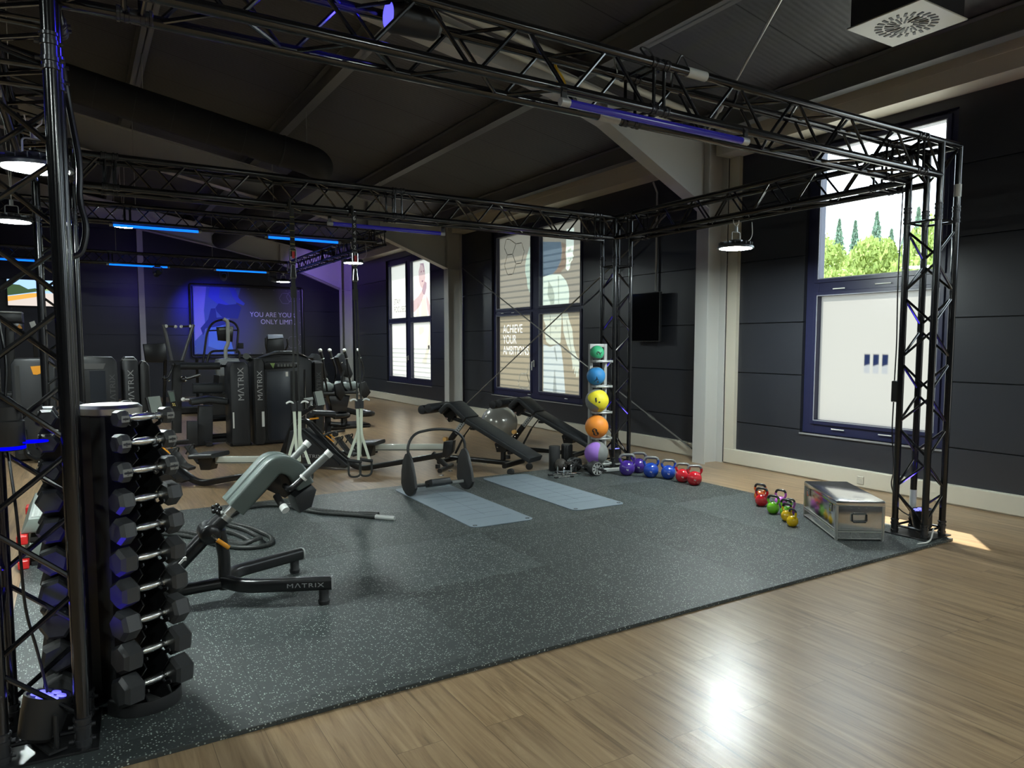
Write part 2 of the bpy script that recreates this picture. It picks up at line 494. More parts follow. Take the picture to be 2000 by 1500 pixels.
# portal frames
def portal(n, yw, dz=0.0, haunch=((6.55, 3.05), (4.87, 3.70), (3.55, 3.98))):
    root = bpy.data.objects.new('trim_%d' % n, None); COL.objects.link(root); struct(root)
    x_in, x_out = 6.55, 6.87
    W = 0.105
    c = MB()
    c.span((x_in, yw-W, 0.0), (x_in+0.014, yw+W, 4.28)); c.span((x_out-0.014, yw-W, 0.0), (x_out, yw+W, 3.98))
    c.span((x_in+0.014, yw-0.005, 0.0), (x_out-0.014, yw+0.005, 4.0))
    c.span((x_in+0.014, yw-W+.01, 3.03), (x_out-0.014, yw+W-.01, 3.042))
    col = c.build('column', STEELP, root, smooth=False)
    r = MB()
    bot = [tuple(h) for h in haunch]
    xe = -9.0
    last = bot[-1]
    bot.append((xe, last[1]+(last[0]-xe)*0.18))
    top = [(xe, zr(xe)), (x_in, zr(x_in))]
    poly = [(x_in, bot[0][1])]+bot[1:]+top
    r.prism(poly, XZ(yw), 0.010)
    # flanges follow the lower line and the roof line
    def strip(p, q, th=0.014, up=1):
        d = Vector((q[0]-p[0], q[1]-p[1])); L = d.length; a = math.atan2(d.y, d.x)
        cx, cz = (p[0]+q[0])/2, (p[1]+q[1])/2
        r.box((cx, yw, cz), (L+0.01, 2*W, th), rot=(0, -a, 0))
    for p, q in zip(bot[:-1], bot[1:]): strip(p, q)
    strip(top[0], top[1])
    # stiffeners
    for xs, z0, z1 in ((x_in+0.0, 3.05, 4.0), (bot[1][0], bot[1][1], zr(bot[1][0]))):
        r.span((xs-0.006, yw-W+.008, z0), (xs+0.006, yw+W-.008, z1-.02))
    r.build('rafter', STEELP, root, smooth=False)
    return root
portal(1, -0.75); portal(2, 6.675, haunch=((6.55, 3.14), (5.0, 3.92), (4.35, 4.12), (3.5, 4.27), (2.65, 4.40))); portal(3, 14.12); portal(4, 21.4)
# purlins
ends = [(-5.2, YF)]
for i, px in enumerate([-7.0, -5.05, -3.1, -1.15, 0.81, 2.77, 4.65, 6.47]):
    b = MB(); zb = zr(px)+0.012
    b.span((px-0.006, -5.2, zb), (px+0.006, YF, zc(px)-0.002))
    b.box((px, (YF-5.2)/2, zb+0.006), (0.13, YF+5.2, 0.012)); b.box((px, (YF-5.2)/2, zc(px)-0.012), (0.13, YF+5.2, 0.012))
    struct(b.build('trim_%d' % (5+i), PURL, smooth=False))
# cream eaves casing above the windows, cut at the columns
k = 20
for y0, y1 in ((-5.2, -0.86), (-0.64, 6.565), (6.785, 14.01), (14.23, 21.29), (21.51, YF)):
    b = MB(); b.span((6.64, y0, 3.775), (XW, y1, 4.13)); b.span((6.632, y0, 3.93), (6.64, y1, 4.13))
    struct(b.build('trim_%d' % k, TRIM, smooth=False)); k += 1
b = MB(); b.span((6.875, 6.40, 0.0), (XW, 6.56, 3.775)); struct(b.build('trim_%d' % k, TRIM, smooth=False)); k += 1
# post on the far wall
b = MB(); b.span((1.44, YF-0.14, 0), (1.58, YF, 4.70)); b.span((1.38, YF-0.18, 4.55), (1.64, YF, 4.75)); struct(b.build('trim_%d' % k, STEELP, smooth=False)); k += 1
# service casing (skirting) along the window wall
k = 1
for y0, y1 in ((-5.2, -0.86), (3.02, 6.54), (6.79, 14.01), (14.23, 21.29)):
    b = MB(); b.span((6.855, y0, 0.012), (XW, y1, 0.185), bev=0.004); b.span((6.872, y0, 0.0), (XW, y1, 0.012))
    o = struct(b.build('baseboard_right' if k == 1 else 'baseboard_right_%d' % k, TRIM, smooth=False)); k += 1
# wall bracing rods: two crossed round bars in the second bay
def rod(name, a, b_, r, m, label, cat, group=None, tb=True):
    q = MB(); q.tube([a, b_], r, 8)
    if tb:
        A, B2 = Vector(a), Vector(b_); d = (B2-A).normalized(); m0 = A+(B2-A)*0.12
        q.tube([m0-d*0.09, m0-d*0.05, m0+d*0.05, m0+d*0.09], r, 10, radii=[1, 2.0, 2.0, 1])
    return tag(q.build(name, m), label, cat, group)
rod('bracing_rod', (6.80, 7.05, 0.12), (6.80, 13.85, 3.05), 0.011, mat('rod_steel', (0.20, 0.20, 0.19), 0.4, 0.5), 'thin steel wall brace rising from the floor by the near column across the torso print', 'rod', tb=True)
rod('bracing_rod', (6.80, 7.0, 3.55), (6.80, 13.9, 0.15), 0.011, MATS['rod_steel'], 'thin steel wall brace sloping down from the near column head towards the benches', 'rod', tb=True)
rod('roof_bracing_rod', (6.30, 6.4, 3.93), (2.9, 1.2, 4.50), 0.012, mat('rod_light', (0.5, 0.49, 0.46), 0.35, 0.4), 'pale diagonal roof tie rod with turnbuckle beside the ceiling air diffuser', 'rod')

for i, (za, sl) in enumerate(((4.54, .13), (4.37, .15))):
    q = MB(); q.tube([(x_, 6.50, za-sl*(x_-3.6)-(.02 if x_ > 5 else 0)) for x_ in (-2.0, 0.5, 2.0, 3.6, 4.6, 5.4, 6.2)], .038 if i == 0 else .030, 12)
    tag(q.build('ceiling_pipe', mat('pipe_cream', (.62, .60, .52), .5)), ('upper' if i == 0 else 'lower')+' cream pipe clipped along the near sloping roof beam', 'pipe')
t_ = MB(); t_.tube(fillet([(4.25, 6.42, 4.42), (4.18, 6.40, 4.30), (4.30, 6.40, 4.18), (4.36, 6.42, 4.05), (4.24, 6.42, 4.12), (4.20, 6.42, 4.35)], .06), .012, 8); tag(t_.build('cable_coil', mat('yellow_cable', (.75, .48, .03), .5)), 'coil of yellow cable hanging on the near sloping roof beam', 'cable')
# ---------------------------------------------------------------- windows
DIFF = film('frosted_film', (0.26, 0.265, 0.25)); DIFF3 = film('frosted_film_grey', (0.135, 0.137, 0.128)); DIFF1 = film('frosted_film_pale', (0.235, 0.235, 0.215))
def tint(name, c):
    if name in MATS: return MATS[name]
    m = bpy.data.materials.new(name); m.use_nodes = True
    nt = m.node_tree; nt.nodes.clear()
    o = nt.nodes.new('ShaderNodeOutputMaterial'); t = nt.nodes.new('ShaderNodeBsdfTransparent')
    t.inputs[0].default_value = (*c[:3], 1); nt.links.new(t.outputs[0], o.inputs[0]); MATS[name] = m
    return m
XP = 7.03     # pane plane
def window(n, y0, y1, z0, z1, panes, handle_y=None):
    root = bpy.data.objects.new('window_%d' % n, None); COL.objects.link(root); struct(root)
    root.location = (XP, (y0+y1)/2, z0)
    f = MB(); T = 0.05
    ys = sorted(set([p[0] for p in panes]+[p[1] for p in panes])); zs = sorted(set([p[2] for p in panes]+[p[3] for p in panes]))
    oy = (y0+y1)/2
    def sp(a, c, bev=0.004): f.span((a[0]-XP, a[1]-oy, a[2]-z0), (c[0]-XP, c[1]-oy, c[2]-z0), bev=bev)
    x0, x1 = XP-0.055, XP+0.03
    sp((x0, y0, z0), (x1, ys[0], z1)); sp((x0, ys[-1], z0), (x1, y1, z1))
    for a, c in zip(ys[1:-1:2], ys[2:-1:2]): sp((x0, a, z0), (x1, c, z1))
    sp((x0+.002, ys[0], z0), (x1, ys[-1], zs[0])); sp((x0+.002, ys[0], zs[-1]), (x1, ys[-1], z1))
    for a, c in zip(zs[1:-1:2], zs[2:-1:2]): sp((x0+.002, ys[0], a), (x1, ys[-1], c))
    # raised sash rims round every pane
    for p in panes:
        for a, c in (((p[0]-.05, p[2]-.05), (p[0], p[3]+.05)), ((p[1], p[2]-.05), (p[1]+.05, p[3]+.05)), ((p[0], p[2]-.05), (p[1], p[2])), ((p[0], p[3]), (p[1], p[3]+.05))):
            sp((x0-0.016, a[0], a[1]), (x0+.004, c[0], c[1]), bev=0.003)
    f.build('window_frame', FRAME, root, smooth=False)
    g = MB()
    g.span((XP-0.012-XP, ys[0]-.012-oy, zs[0]-.012-z0), (XP-0.02-XP, ys[0]-oy, zs[-1]-z0))
    for p in panes:   # pale gasket line round the glass
        t = 0.010
        for a, c in (((p[0]-t, p[2]-t), (p[0], p[3]+t)), ((p[1], p[2]-t), (p[1]+t, p[3]+t)), ((p[0], p[2]-t), (p[1], p[2])), ((p[0], p[3]), (p[1], p[3]+t))):
            g.span((-0.074, a[0]-oy, a[1]-z0), (-0.0705, c[0]-oy, c[1]-z0))
    g.build('gasket', mat('gasket_grey', (0.30, 0.31, 0.36), 0.4), root, smooth=False)
    for p in panes:
        b_ = MB()
        if p[4] is GLASS: b_.span((-0.003, p[0]-oy, p[2]-z0), (0.0, p[1]-oy, p[3]-z0))
        else: b_._faces([(0, p[0]-oy, p[2]-z0), (0, p[1]-oy, p[2]-z0), (0, p[1]-oy, p[3]-z0), (0, p[0]-oy, p[3]-z0)], [(0, 1, 2, 3)])
        b_.build('pane', p[4], root, smooth=False)
    if handle_y:
        h = MB(); h.span((-0.095, handle_y-.012-oy, 1.08-z0), (-0.07, handle_y+.012-oy, 1.20-z0), bev=.004)
        h.tube([(-0.10, handle_y-oy, 1.17-z0), (-0.125, handle_y-oy, 1.17-z0), (-0.13, handle_y-oy, 1.02-z0)], 0.011, 8)
        h.build('window_handle', WHITE, root)
    # outer sill
    s_ = MB(); s_.span((0.03, y0-oy, -0.03), (0.20, y1-oy, -0.005)); s_.build('window_sill', ALU, root, smooth=False)
    s2 = MB(); s2.span((-0.115, y0-oy, -0.018), (-0.056, y1-oy, 0.0)); s2.build('window_sill', mat('sill_grey', (0.25, 0.25, 0.26), .4), root, smooth=False)
    return root, oy, z0
def flat_print(name, pts, m, root, oy, z0, dx):
    me = bpy.data.meshes.new(name)
    me.from_pydata([(dx, y-oy, z-z0) for y, z in pts], [], [list(range(len(pts)))]); me.materials.append(m)
    o = bpy.data.objects.new(name, me); COL.objects.link(o); o.parent = root
    return o
def filter_sheet(name, rects, holes, texts, m, root, oy, z0, dx):
    """coloured sheet of film with shapes and lettering left open: 2-D curve, even-odd filled"""
    cu = bpy.data.curves.new(name, 'CURVE'); cu.dimensions = '2D'; cu.fill_mode = 'BOTH'
    def add(pts):
        s = cu.splines.new('POLY'); s.points.add(len(pts)-1)
        for i, p in enumerate(pts): s.points[i].co = (-(p[0]-oy), p[1]-z0, 0, 1)
        s.use_cyclic_u = True
    for r in rects: add([(r[0], r[2]), (r[1], r[2]), (r[1], r[3]), (r[0], r[3])])
    for h in holes: add(h)
    o = bpy.data.objects.new(name+'_c', cu); COL.objects.link(o)
    objs = [o]
    for body, y, z, size, xs in texts:
        t = bpy.data.curves.new(name+'_t', 'FONT'); t.body = body; t.size = size; t.resolution_u = 4
        to = bpy.data.objects.new(name+'_to', t); COL.objects.link(to)
        dg = bpy.context.evaluated_depsgraph_get(); dg.update()
        c2 = to.to_curve(dg)
        for s in c2.splines:
            # flatten each letter outline to points
            pts = []
            if s.type == 'BEZIER':
                bp = s.bezier_points; n = len(bp)
                for i in range(n):
                    a, c = bp[i], bp[(i+1) % n]
                    for k_ in range(4):
                        u = k_/4
                        q = a.co*(1-u)**3+a.handle_right*3*u*(1-u)**2+c.handle_left*3*u*u*(1-u)+c.co*u**3
                        pts.append((y-q.x*xs, z+q.y))
            else: pts = [(y-q.co.x*xs, z+q.co.y) for q in s.points]
            add(pts)
        to.to_curve_clear(); bpy.data.objects.remove(to); bpy.data.curves.remove(t)
    dg = bpy.context.evaluated_depsgraph_get(); dg.update()
    me = bpy.data.meshes.new_from_object(o.evaluated_get(dg))
    me.transform(Matrix(((0, 0, 1, dx), (-1, 0, 0, 0), (0, 1, 0, 0), (0, 0, 0, 1))))
    me.materials.clear(); me.materials.append(m)
    bpy.data.objects.remove(o); bpy.data.curves.remove(cu)
    ob = bpy.data.objects.new(name, me); COL.objects.link(ob); ob.parent = root
    return ob
def ring_strips(pts, w=0.012):
    """closed outline as thin quads"""
    out = []
    for a, c in zip(pts, pts[1:]+pts[:1]):
        d = Vector((c[0]-a[0], c[1]-a[1])); L = d.length
        if L < 1e-6: continue
        d /= L; n = Vector((-d.y, d.x))*w
        e = d*(-w*1.1)
        out.append([(a[0]-e.x+n.x, a[1]-e.y+n.y), (c[0]+e.x+n.x, c[1]+e.y+n.y), (c[0]+e.x-n.x, c[1]+e.y-n.y), (a[0]-e.x-n.x, a[1]-e.y-n.y)])
    return out
# window behind the camera (same as the open one) and the clear / frosted one
window(5, *WINS[0], [(-3.27, -1.90, 0.655, 2.03, DIFF), (-3.27, -1.90, 2.22, 3.56, GLASS)])
window(4, *WINS[1], [(0.60, 1.96, 0.655, 2.03, DIFF), (0.60, 1.96, 2.22, 3.56, GLASS)])
w3, oy3, zz3 = window(3, *WINS[2], [(3.93, 5.29, 0.655, 2.03, DIFF3), (3.93, 5.29, 2.225, 3.60, GLASS)])
for yb in (4.705, 4.603, 4.50):
    flat_print('logo_bar', [(yb-.033, 1.295), (yb+.033, 1.275), (yb+.033, 1.40), (yb-.033, 1.40)], tint('print_navy', (0.02, 0.04, 0.16)), w3, oy3, zz3, 0.0045)
    flat_print('logo_bar', [(yb-.033, 1.20), (yb+.033, 1.20), (yb+.033, 1.27), (yb-.033, 1.29)], tint('print_pale', (0.80, 0.84, 0.95)), w3, oy3, zz3, 0.0045)
for (ya, yb, z) in ((4.95, 5.10, 2.10), (4.42, 4.60, 2.12), (4.9, 5.06, 0.57), (4.35, 4.5, 0.57)):
    b = MB(); b.span((-0.062-.012, ya-oy3, z-zz3-.006), (-0.056-.012, yb-oy3, z-zz3+.006), bev=.002); b.build('drain_cap', WHITE, w3, smooth=False)
# window 2: torso print
W2 = WINS[3]
P2 = [(11.42, 12.68, 0.65, 2.02, DIFF), (9.90, 11.11, 0.65, 2.02, DIFF), (11.42, 12.68, 2.17, 3.53, DIFF), (9.84, 11.11, 2.17, 3.53, DIFF)]
P2 = [(11.42, 12.68, 0.65, 2.02, DIFF), (9.86, 11.11, 0.65, 2.02, DIFF), (11.42, 12.68, 2.17, 3.53, DIFF), (9.86, 11.11, 2.17, 3.53, DIFF)]
w2, oy2, zz2 = window(2, *W2, P2, handle_y=11.265)
arm_l = [(11.425, 3.384), (11.566, 3.241), (11.666, 3.087), (11.712, 2.95), (11.712, 2.809), (11.656, 2.686), (11.632, 2.543), (11.563, 2.44), (11.425, 2.391)]
ballp = [(11.105, 3.295), (10.534, 3.228), (10.501, 3.083), (10.531, 2.911), (10.639, 2.789), (10.781, 2.711), (10.948, 2.695), (11.105, 2.69)]
neck = [(10.52, 3.22), (10.37, 3.17), (10.40, 3.027), (10.38, 2.895), (10.395, 2.79), (10.49, 2.75), (10.537, 2.71), (10.761, 2.715), (10.635, 2.795), (10.52, 2.911), (10.49, 3.083)]
face = [(10.364, 3.42), (10.142, 3.42), (10.146, 3.141), (10.152, 3.057), (10.174, 3.002), (10.142, 2.945), (10.186, 2.927), (10.178, 2.896), (10.231, 2.863), (10.263, 2.757), (10.317, 2.723), (10.38, 2.763), (10.362, 2.895), (10.382, 3.027)]
torso = [(11.105, 2.675), (10.865, 2.71), (10.74, 2.70), (10.537, 2.68), (10.457, 2.63), (10.36, 2.55), (10.291, 2.436), (10.27, 2.305), (10.287, 2.172), (11.105, 2.172)]
torso2 = [(11.072, 2.017), (10.507, 2.015), (10.498, 1.921), (10.527, 1.523), (10.607, 1.492), (10.855, 1.476), (10.983, 1.533), (11.027, 1.66), (11.006, 1.82), (11.08, 1.937)]
arm_r = [(10.483, 2.015), (10.313, 2.015), (10.254, 1.871), (10.175, 1.739), (10.134, 1.479), (10.075, 1.35), (9.979, 1.222), (9.933, 1.116), (9.95, 1.0), (9.965, 1.08), (9.985, 1.09), (9.985, 0.95), (10.01, 0.95), (10.012, 1.08), (10.03, 0.94), (10.06, 0.95), (10.052, 1.09), (10.085, 0.99), (10.11, 1.0), (10.10, 1.12), (10.15, 1.05), (10.169, 1.175), (10.209, 1.326), (10.327, 1.479), (10.44, 1.699)]
pants = [(11.078, 1.49), (10.855, 1.444), (10.567, 1.495), (10.506, 1.42), (10.443, 1.146), (10.374, 0.655), (11.072, 0.655)]
hexA = [(12.28, 3.475), (12.045, 3.364), (12.171, 3.185), (12.37, 3.192), (12.491, 3.34), (12.41, 3.491)]
hexR = [(12.045, 3.364), (11.83, 3.359), (11.741, 3.189), (11.843, 2.99), (12.044, 2.992), (12.171, 3.185)]
hexB = [(12.37, 3.192), (12.171, 3.185), (12.044, 2.992), (12.156, 2.808), (12.355, 2.811), (12.482, 2.994)]
hexC = [(11.641, 0.943), (11.873, 0.935), (11.96, 0.765), (11.897, 0.665), (11.60, 0.665), (11.548, 0.759)]
hexD = [(11.43, 1.122), (11.549, 1.118), (11.641, 0.943), (11.548, 0.759), (11.43, 0.767)]
Fb = tint('film_taupe', (0.36, 0.315, 0.24)); Fg = tint('film_grey', (0.30, 0.28, 0.245))
OV = lambda q: [(q[0]-.0, q[1]+.0, q[2]-.0, q[3]+.0)]
filter_sheet('printed_film', OV(P2[0]), [], [('ACHIEVE', 12.55, 1.70, 0.235, 0.80), ('YOUR', 12.55, 1.50, 0.235, 0.80), ('AMBITIONS', 12.55, 1.29, 0.235, 0.80)], Fb, w2, oy2, zz2, 0.002)
filter_sheet('printed_film', OV(P2[1]), [torso2, arm_r, pants], [], Fb, w2, oy2, zz2, 0.002)
filter_sheet('printed_film', OV(P2[2]), [arm_l], [], Fg, w2, oy2, zz2, 0.002)
filter_sheet('printed_film', OV(P2[3]), [torso, face], [], Fg, w2, oy2, zz2, 0.002)
LINE = film('print_white_line', (0.85, 0.85, 0.82), 0.02)
bl = MB()
def line_set(name, hexes, root, oy, z0, m, dx=-0.0045, w=0.010):
    vs, fs = [], []
    for h in hexes:
        for q in ring_strips(h, w):
            n0 = len(vs); vs += [(dx, y-oy, z-z0) for y, z in q]; fs.append([n0, n0+1, n0+2, n0+3])
    me = bpy.data.meshes.new(name); me.from_pydata(vs, [], fs); me.materials.append(m)
    o = bpy.data.objects.new(name, me); COL.objects.link(o); o.parent = root
PALE = mat('print_pale_line', (0.85, 0.84, 0.78), 0.5)
line_set('printed_hexagons', [hexA, hexR, hexB, hexC, hexD], w2, oy2, zz2, PALE, w=.007)
Fs = tint('film_mint', (0.62, 0.72, 0.66)); Fs2 = tint('film_mint_low', (0.62, 0.66, 0.58))
for nm, pts, m_ in (('printed_arm', arm_l, tint('film_teal', (0.42, 0.52, 0.47))), ('printed_torso', torso, Fs), ('printed_torso', torso2, Fs2), ('printed_arm', arm_r, Fs2),
                    ('printed_trousers', pants, tint('film_pale_grey', (0.58, 0.64, 0.66))), ('printed_face', face, tint('film_mint_light', (0.75, 0.84, 0.78))), ('printed_headwear', ballp, tint('film_blue', (0.42, 0.62, 0.95))),
                    ('printed_hair', neck, tint('film_brown', (0.80, 0.66, 0.62)))):
    flat_print(nm, pts, m_, w2, oy2, zz2, 0.003)
sh = tint('film_shade', (0.62, 0.62, 0.60))
for pts in ([(10.92, 2.60), (10.78, 2.467), (10.72, 2.329), (10.736, 2.19), (10.84, 2.18), (10.95, 2.36)], [(10.62, 2.66), (10.60, 2.18), (10.58, 2.18), (10.59, 2.66)],
            [(10.87, 2.0), (10.86, 1.55), (10.84, 1.55), (10.845, 2.0)], [(10.70, 1.78), (10.67, 1.80), (10.66, 1.765), (10.69, 1.75)], [(10.30, 2.90), (10.22, 2.93), (10.20, 2.90), (10.28, 2.86)], [(10.33, 3.07), (10.23, 3.10), (10.22, 3.06), (10.3, 3.03)],
            [(10.74, 1.42), (10.70, 1.46), (10.62, 1.20), (10.66, 1.20)], [(10.72, 1.05), (10.70, 1.05), (10.64, 0.66), (10.76, 0.66)], [(10.36, 1.90), (10.33, 1.9), (10.17, 1.30), (10.20, 1.32)],
            [(10.28, 2.84), (10.215, 2.85), (10.215, 2.835), (10.28, 2.825)]):
    flat_print('printed_shading', pts, sh, w2, oy2, zz2, 0.0036)
for y_, z_ in ((12.40, 2.08), (12.0, 2.08), (11.4, 0.57), (10.2, 0.57)):
    b = MB(); b.span((-0.074, y_-oy2, z_-zz2-.006), (-0.068, y_+.1-oy2, z_-zz2+.006), bev=.002); b.build('drain_cap', WHITE, w2, smooth=False)
# window 1: pale print with a figure
P1 = [(17.38, 18.52, 0.65, 2.0, DIFF1), (15.88, 17.06, 0.65, 2.0, DIFF1), (17.38, 18.52, 2.14, 3.48, DIFF1), (15.88, 17.06, 2.14, 3.48, DIFF1)]
w1, oy1, zz1 = window(1, *WINS[4], P1, handle_y=17.22)
Fv = tint('film_lilac', (0.50, 0.36, 0.46)); Fv2 = tint('film_pink', (0.72, 0.55, 0.60)); Fe = tint('film_ecru', (0.86, 0.82, 0.74))
fig = dict(
    face=[(16.614, 3.378), (16.426, 3.348), (16.339, 3.191), (16.308, 3.052), (16.396, 2.867), (16.509, 2.806), (16.627, 2.882), (16.695, 3.025), (16.711, 3.221)],
    hand=[(16.524, 2.766), (16.345, 2.973), (16.229, 2.925), (16.245, 2.803), (16.352, 2.646), (16.442, 2.678)],
    arm=[(17.055, 2.543), (16.741, 2.639), (16.51, 2.765), (16.386, 2.675), (16.639, 2.412), (16.969, 2.27), (17.055, 2.274)],
    arm2=[(16.249, 2.641), (16.116, 2.498), (15.999, 2.304), (15.991, 2.15), (16.112, 2.15), (16.202, 2.312), (16.266, 2.505)],
    arm3=[(16.095, 1.985), (15.96, 1.985), (16.001, 1.6), (16.108, 1.355), (16.25, 1.133), (16.302, 0.966), (16.36, 1.05), (16.42, 0.955), (16.46, 1.05), (16.52, 1.0), (16.552, 1.072), (16.388, 1.186), (16.221, 1.492)])
for nm, m_ in (('face', Fv2), ('hand', Fv), ('arm', Fv2), ('arm2', Fv2), ('arm3', Fe)):
    flat_print('printed_figure', fig[nm], m_, w1, oy1, zz1, 0.003)
for pts, m_ in (([(16.42, 3.24), (16.37, 3.22), (16.38, 3.19), (16.43, 3.2)], Fv), ([(16.58, 3.22), (16.52, 3.23), (16.53, 3.19), (16.58, 3.19)], Fv), ([(16.53, 3.0), (16.43, 3.0), (16.44, 2.97), (16.52, 2.965)], Fv),
                ([(16.64, 3.41), (16.40, 3.40), (16.30, 3.10), (16.36, 3.22), (16.45, 3.35), (16.60, 3.38)], Fv), ([(16.724, 1.898), (16.405, 1.892), (16.422, 1.768), (16.622, 1.701), (16.729, 1.73)], Fe),
                ([(16.195, 1.45), (16.106, 1.464), (16.087, 1.383), (16.17, 1.355)], tint('film_dark', (0.05, 0.05, 0.06))), ([(16.9, 2.16), (16.75, 2.50), (16.68, 2.16)], Fe), ([(16.30, 2.6), (16.2, 2.15), (16.6, 2.15), (16.55, 2.55)], Fe)):
    flat_print('printed_figure', pts, m_, w1, oy1, zz1, 0.0034)
def flat_text(body, y, z, size, xs, m, root, oy, z0, dx):
    M = frame_of((dx, y-oy, z-z0), (0, -1, 0), (0, 0, 1))
    return text_mesh('lettering', body, size, m, M, root, xs=xs, th=0.0)
flat_text('STAY', 18.37, 2.50, 0.21, 0.95, tint('film_grey_letter', (0.22, 0.22, 0.24)), w1, oy1, zz1, 0.003)
flat_text('FOCUSED', 18.37, 2.30, 0.21, 0.95, MATS['film_grey_letter'], w1, oy1, zz1, 0.003)
# external shutters, slats partly open, outside windows 1 and 2
for nm, (y0, y1, z0, z1), lab in (('roller_shutter', W2, 'slatted outside shutter seen as bands behind the torso print window'), ('roller_shutter', (WINS[4][0], WINS[4][1], 0.5, 1.7), 'slatted outside shutter half lowered behind the pale figure print window')):
    b = MB(); z = z0+0.05
    while z < z1:
        b.box((XW+0.245, (y0+y1)/2, z), (0.014, y1-y0, 0.003), rot=(0, 0.0, 0)); z += 0.112
    b.span((XW+.235, y0, z0), (XW+.255, y0+.02, z1)); b.span((XW+.235, y1-.02, z0), (XW+.255, y1, z1))
    tag(b.build(nm, ALU, smooth=False), lab, 'shutter')

# ---------------------------------------------------------------- outside
b = MB(); b.span((7.2, -60, -0.4), (140, 140, -0.25)); struct(b.build('ground', mat('pale_bounce_ground', (0.42, 0.41, 0.38), 0.9), smooth=False))  # ground colour made pale to bounce daylight up to the ceiling
def foliage(n, spread, size, conifer, seed):
    rnd = random.Random(seed); bm = bmesh.new()
    for i in range(n):
        if conifer:
            h = rnd.random()**0.8; rr = (1-h)*0.30*(0.35+0.65*rnd.random()); lay = (h*14) % 1.0
            rr *= 0.55+0.6*(1-lay); a = rnd.random()*2*PI
            c = Vector((math.cos(a)*rr, math.sin(a)*rr, h))
        else:
            v = Vector((rnd.gauss(0, 1), rnd.gauss(0, 1), rnd.gauss(0, 1))).normalized()
            k_ = 0.80+0.22*rnd.random()+0.10*math.sin(v.x*7+seed)*math.cos(v.y*6)
            c = Vector((v.x*.5*k_, v.y*.5*k_, 0.52+v.z*.46*k_))
        s = size*(0.6+0.8*rnd.random())
        e = Euler((rnd.random()*3, rnd.random()*3, rnd.random()*3)).to_matrix()
        q = [c+e @ Vector((-s, 0, 0)), c+e @ Vector((s*.5, s*.8, 0)), c+e @ Vector((s*.5, -s*.8, 0))]
        bm.faces.new([bm.verts.new(p) for p in q])
    me = bpy.data.meshes.new('crown'); bm.to_mesh(me); bm.free(); return me
def leafmat(name, a, c):
    m, nt, p = nodes_of(name, 0.7)
    oi = nt.nodes.new('ShaderNodeObjectInfo'); tc = nt.nodes.new('ShaderNodeTexCoord'); n = nt.nodes.new('ShaderNodeTexNoise'); n.inputs['Scale'].default_value = 9
    nt.links.new(tc.outputs['Object'], n.inputs['Vector'])
    nt.links.new(mix_col(nt, n.outputs['Fac'], a, c), p.inputs['Base Color'])
    return m
CON = leafmat('conifer_green', (0.10, 0.18, 0.13), (0.24, 0.33, 0.24)); DEC = leafmat('spring_green', (0.16, 0.24, 0.05), (0.40, 0.46, 0.12))
me_c = [foliage(2600, 1, 0.034, True, 1), foliage(2600, 1, 0.034, True, 2)]
me_d = [foliage(3600, 1, 0.032, False, 3), foliage(3600, 1, 0.032, False, 4)]
for m_ in me_c: m_.materials.append(CON)
for m_ in me_d: m_.materials.append(DEC)
tr = MB(); tr.tube([(0, 0, 0), (0, 0, 0.5)], 0.02, 7, radii=[1, .6]); trunk0 = tr.build('trunk', mat('bark', (0.08, 0.06, 0.04), 0.9))
tmesh = trunk0.data; bpy.data.objects.remove(trunk0)
def tree(x, y, z0, w, h, me, label, cat, group, nm):
    r = thing(nm, label, cat, (x, y, z0), random.random()*6, group)
    c = bpy.data.objects.new('crown', me); COL.objects.link(c); c.parent = r; c.scale = (w, w, h)
    t = bpy.data.objects.new('trunk', tmesh); COL.objects.link(t); t.parent = r; t.scale = (w*.6, w*.6, h)
for i in range(27):
    tree(64+(i % 3)*4.5, 14+i*1.35, 7.2, 4.6, 5.2+random.uniform(0, 1.9), me_c[i % 2], 'dark conifer in the row standing highest behind the pale green trees outside', 'tree', 'conifers outside', 'conifer_tree')
for i in range(15):
    tree(54+(i % 2)*4.2, 16+i*2.5, 2.5, 4.8, random.uniform(7.6, 8.7), me_d[i % 2], 'yellow green leafy tree in the band below the conifers outside', 'tree', 'leafy trees outside', 'leafy_tree')
for i in range(12):
    tree(44+(i % 2)*4, 16+i*2.6, -0.3, 4.8, random.uniform(6.6, 7.6), me_d[(i+1) % 2], 'dense green tree low in front of the wood outside the clear pane', 'tree', 'nearest trees outside', 'leafy_tree')

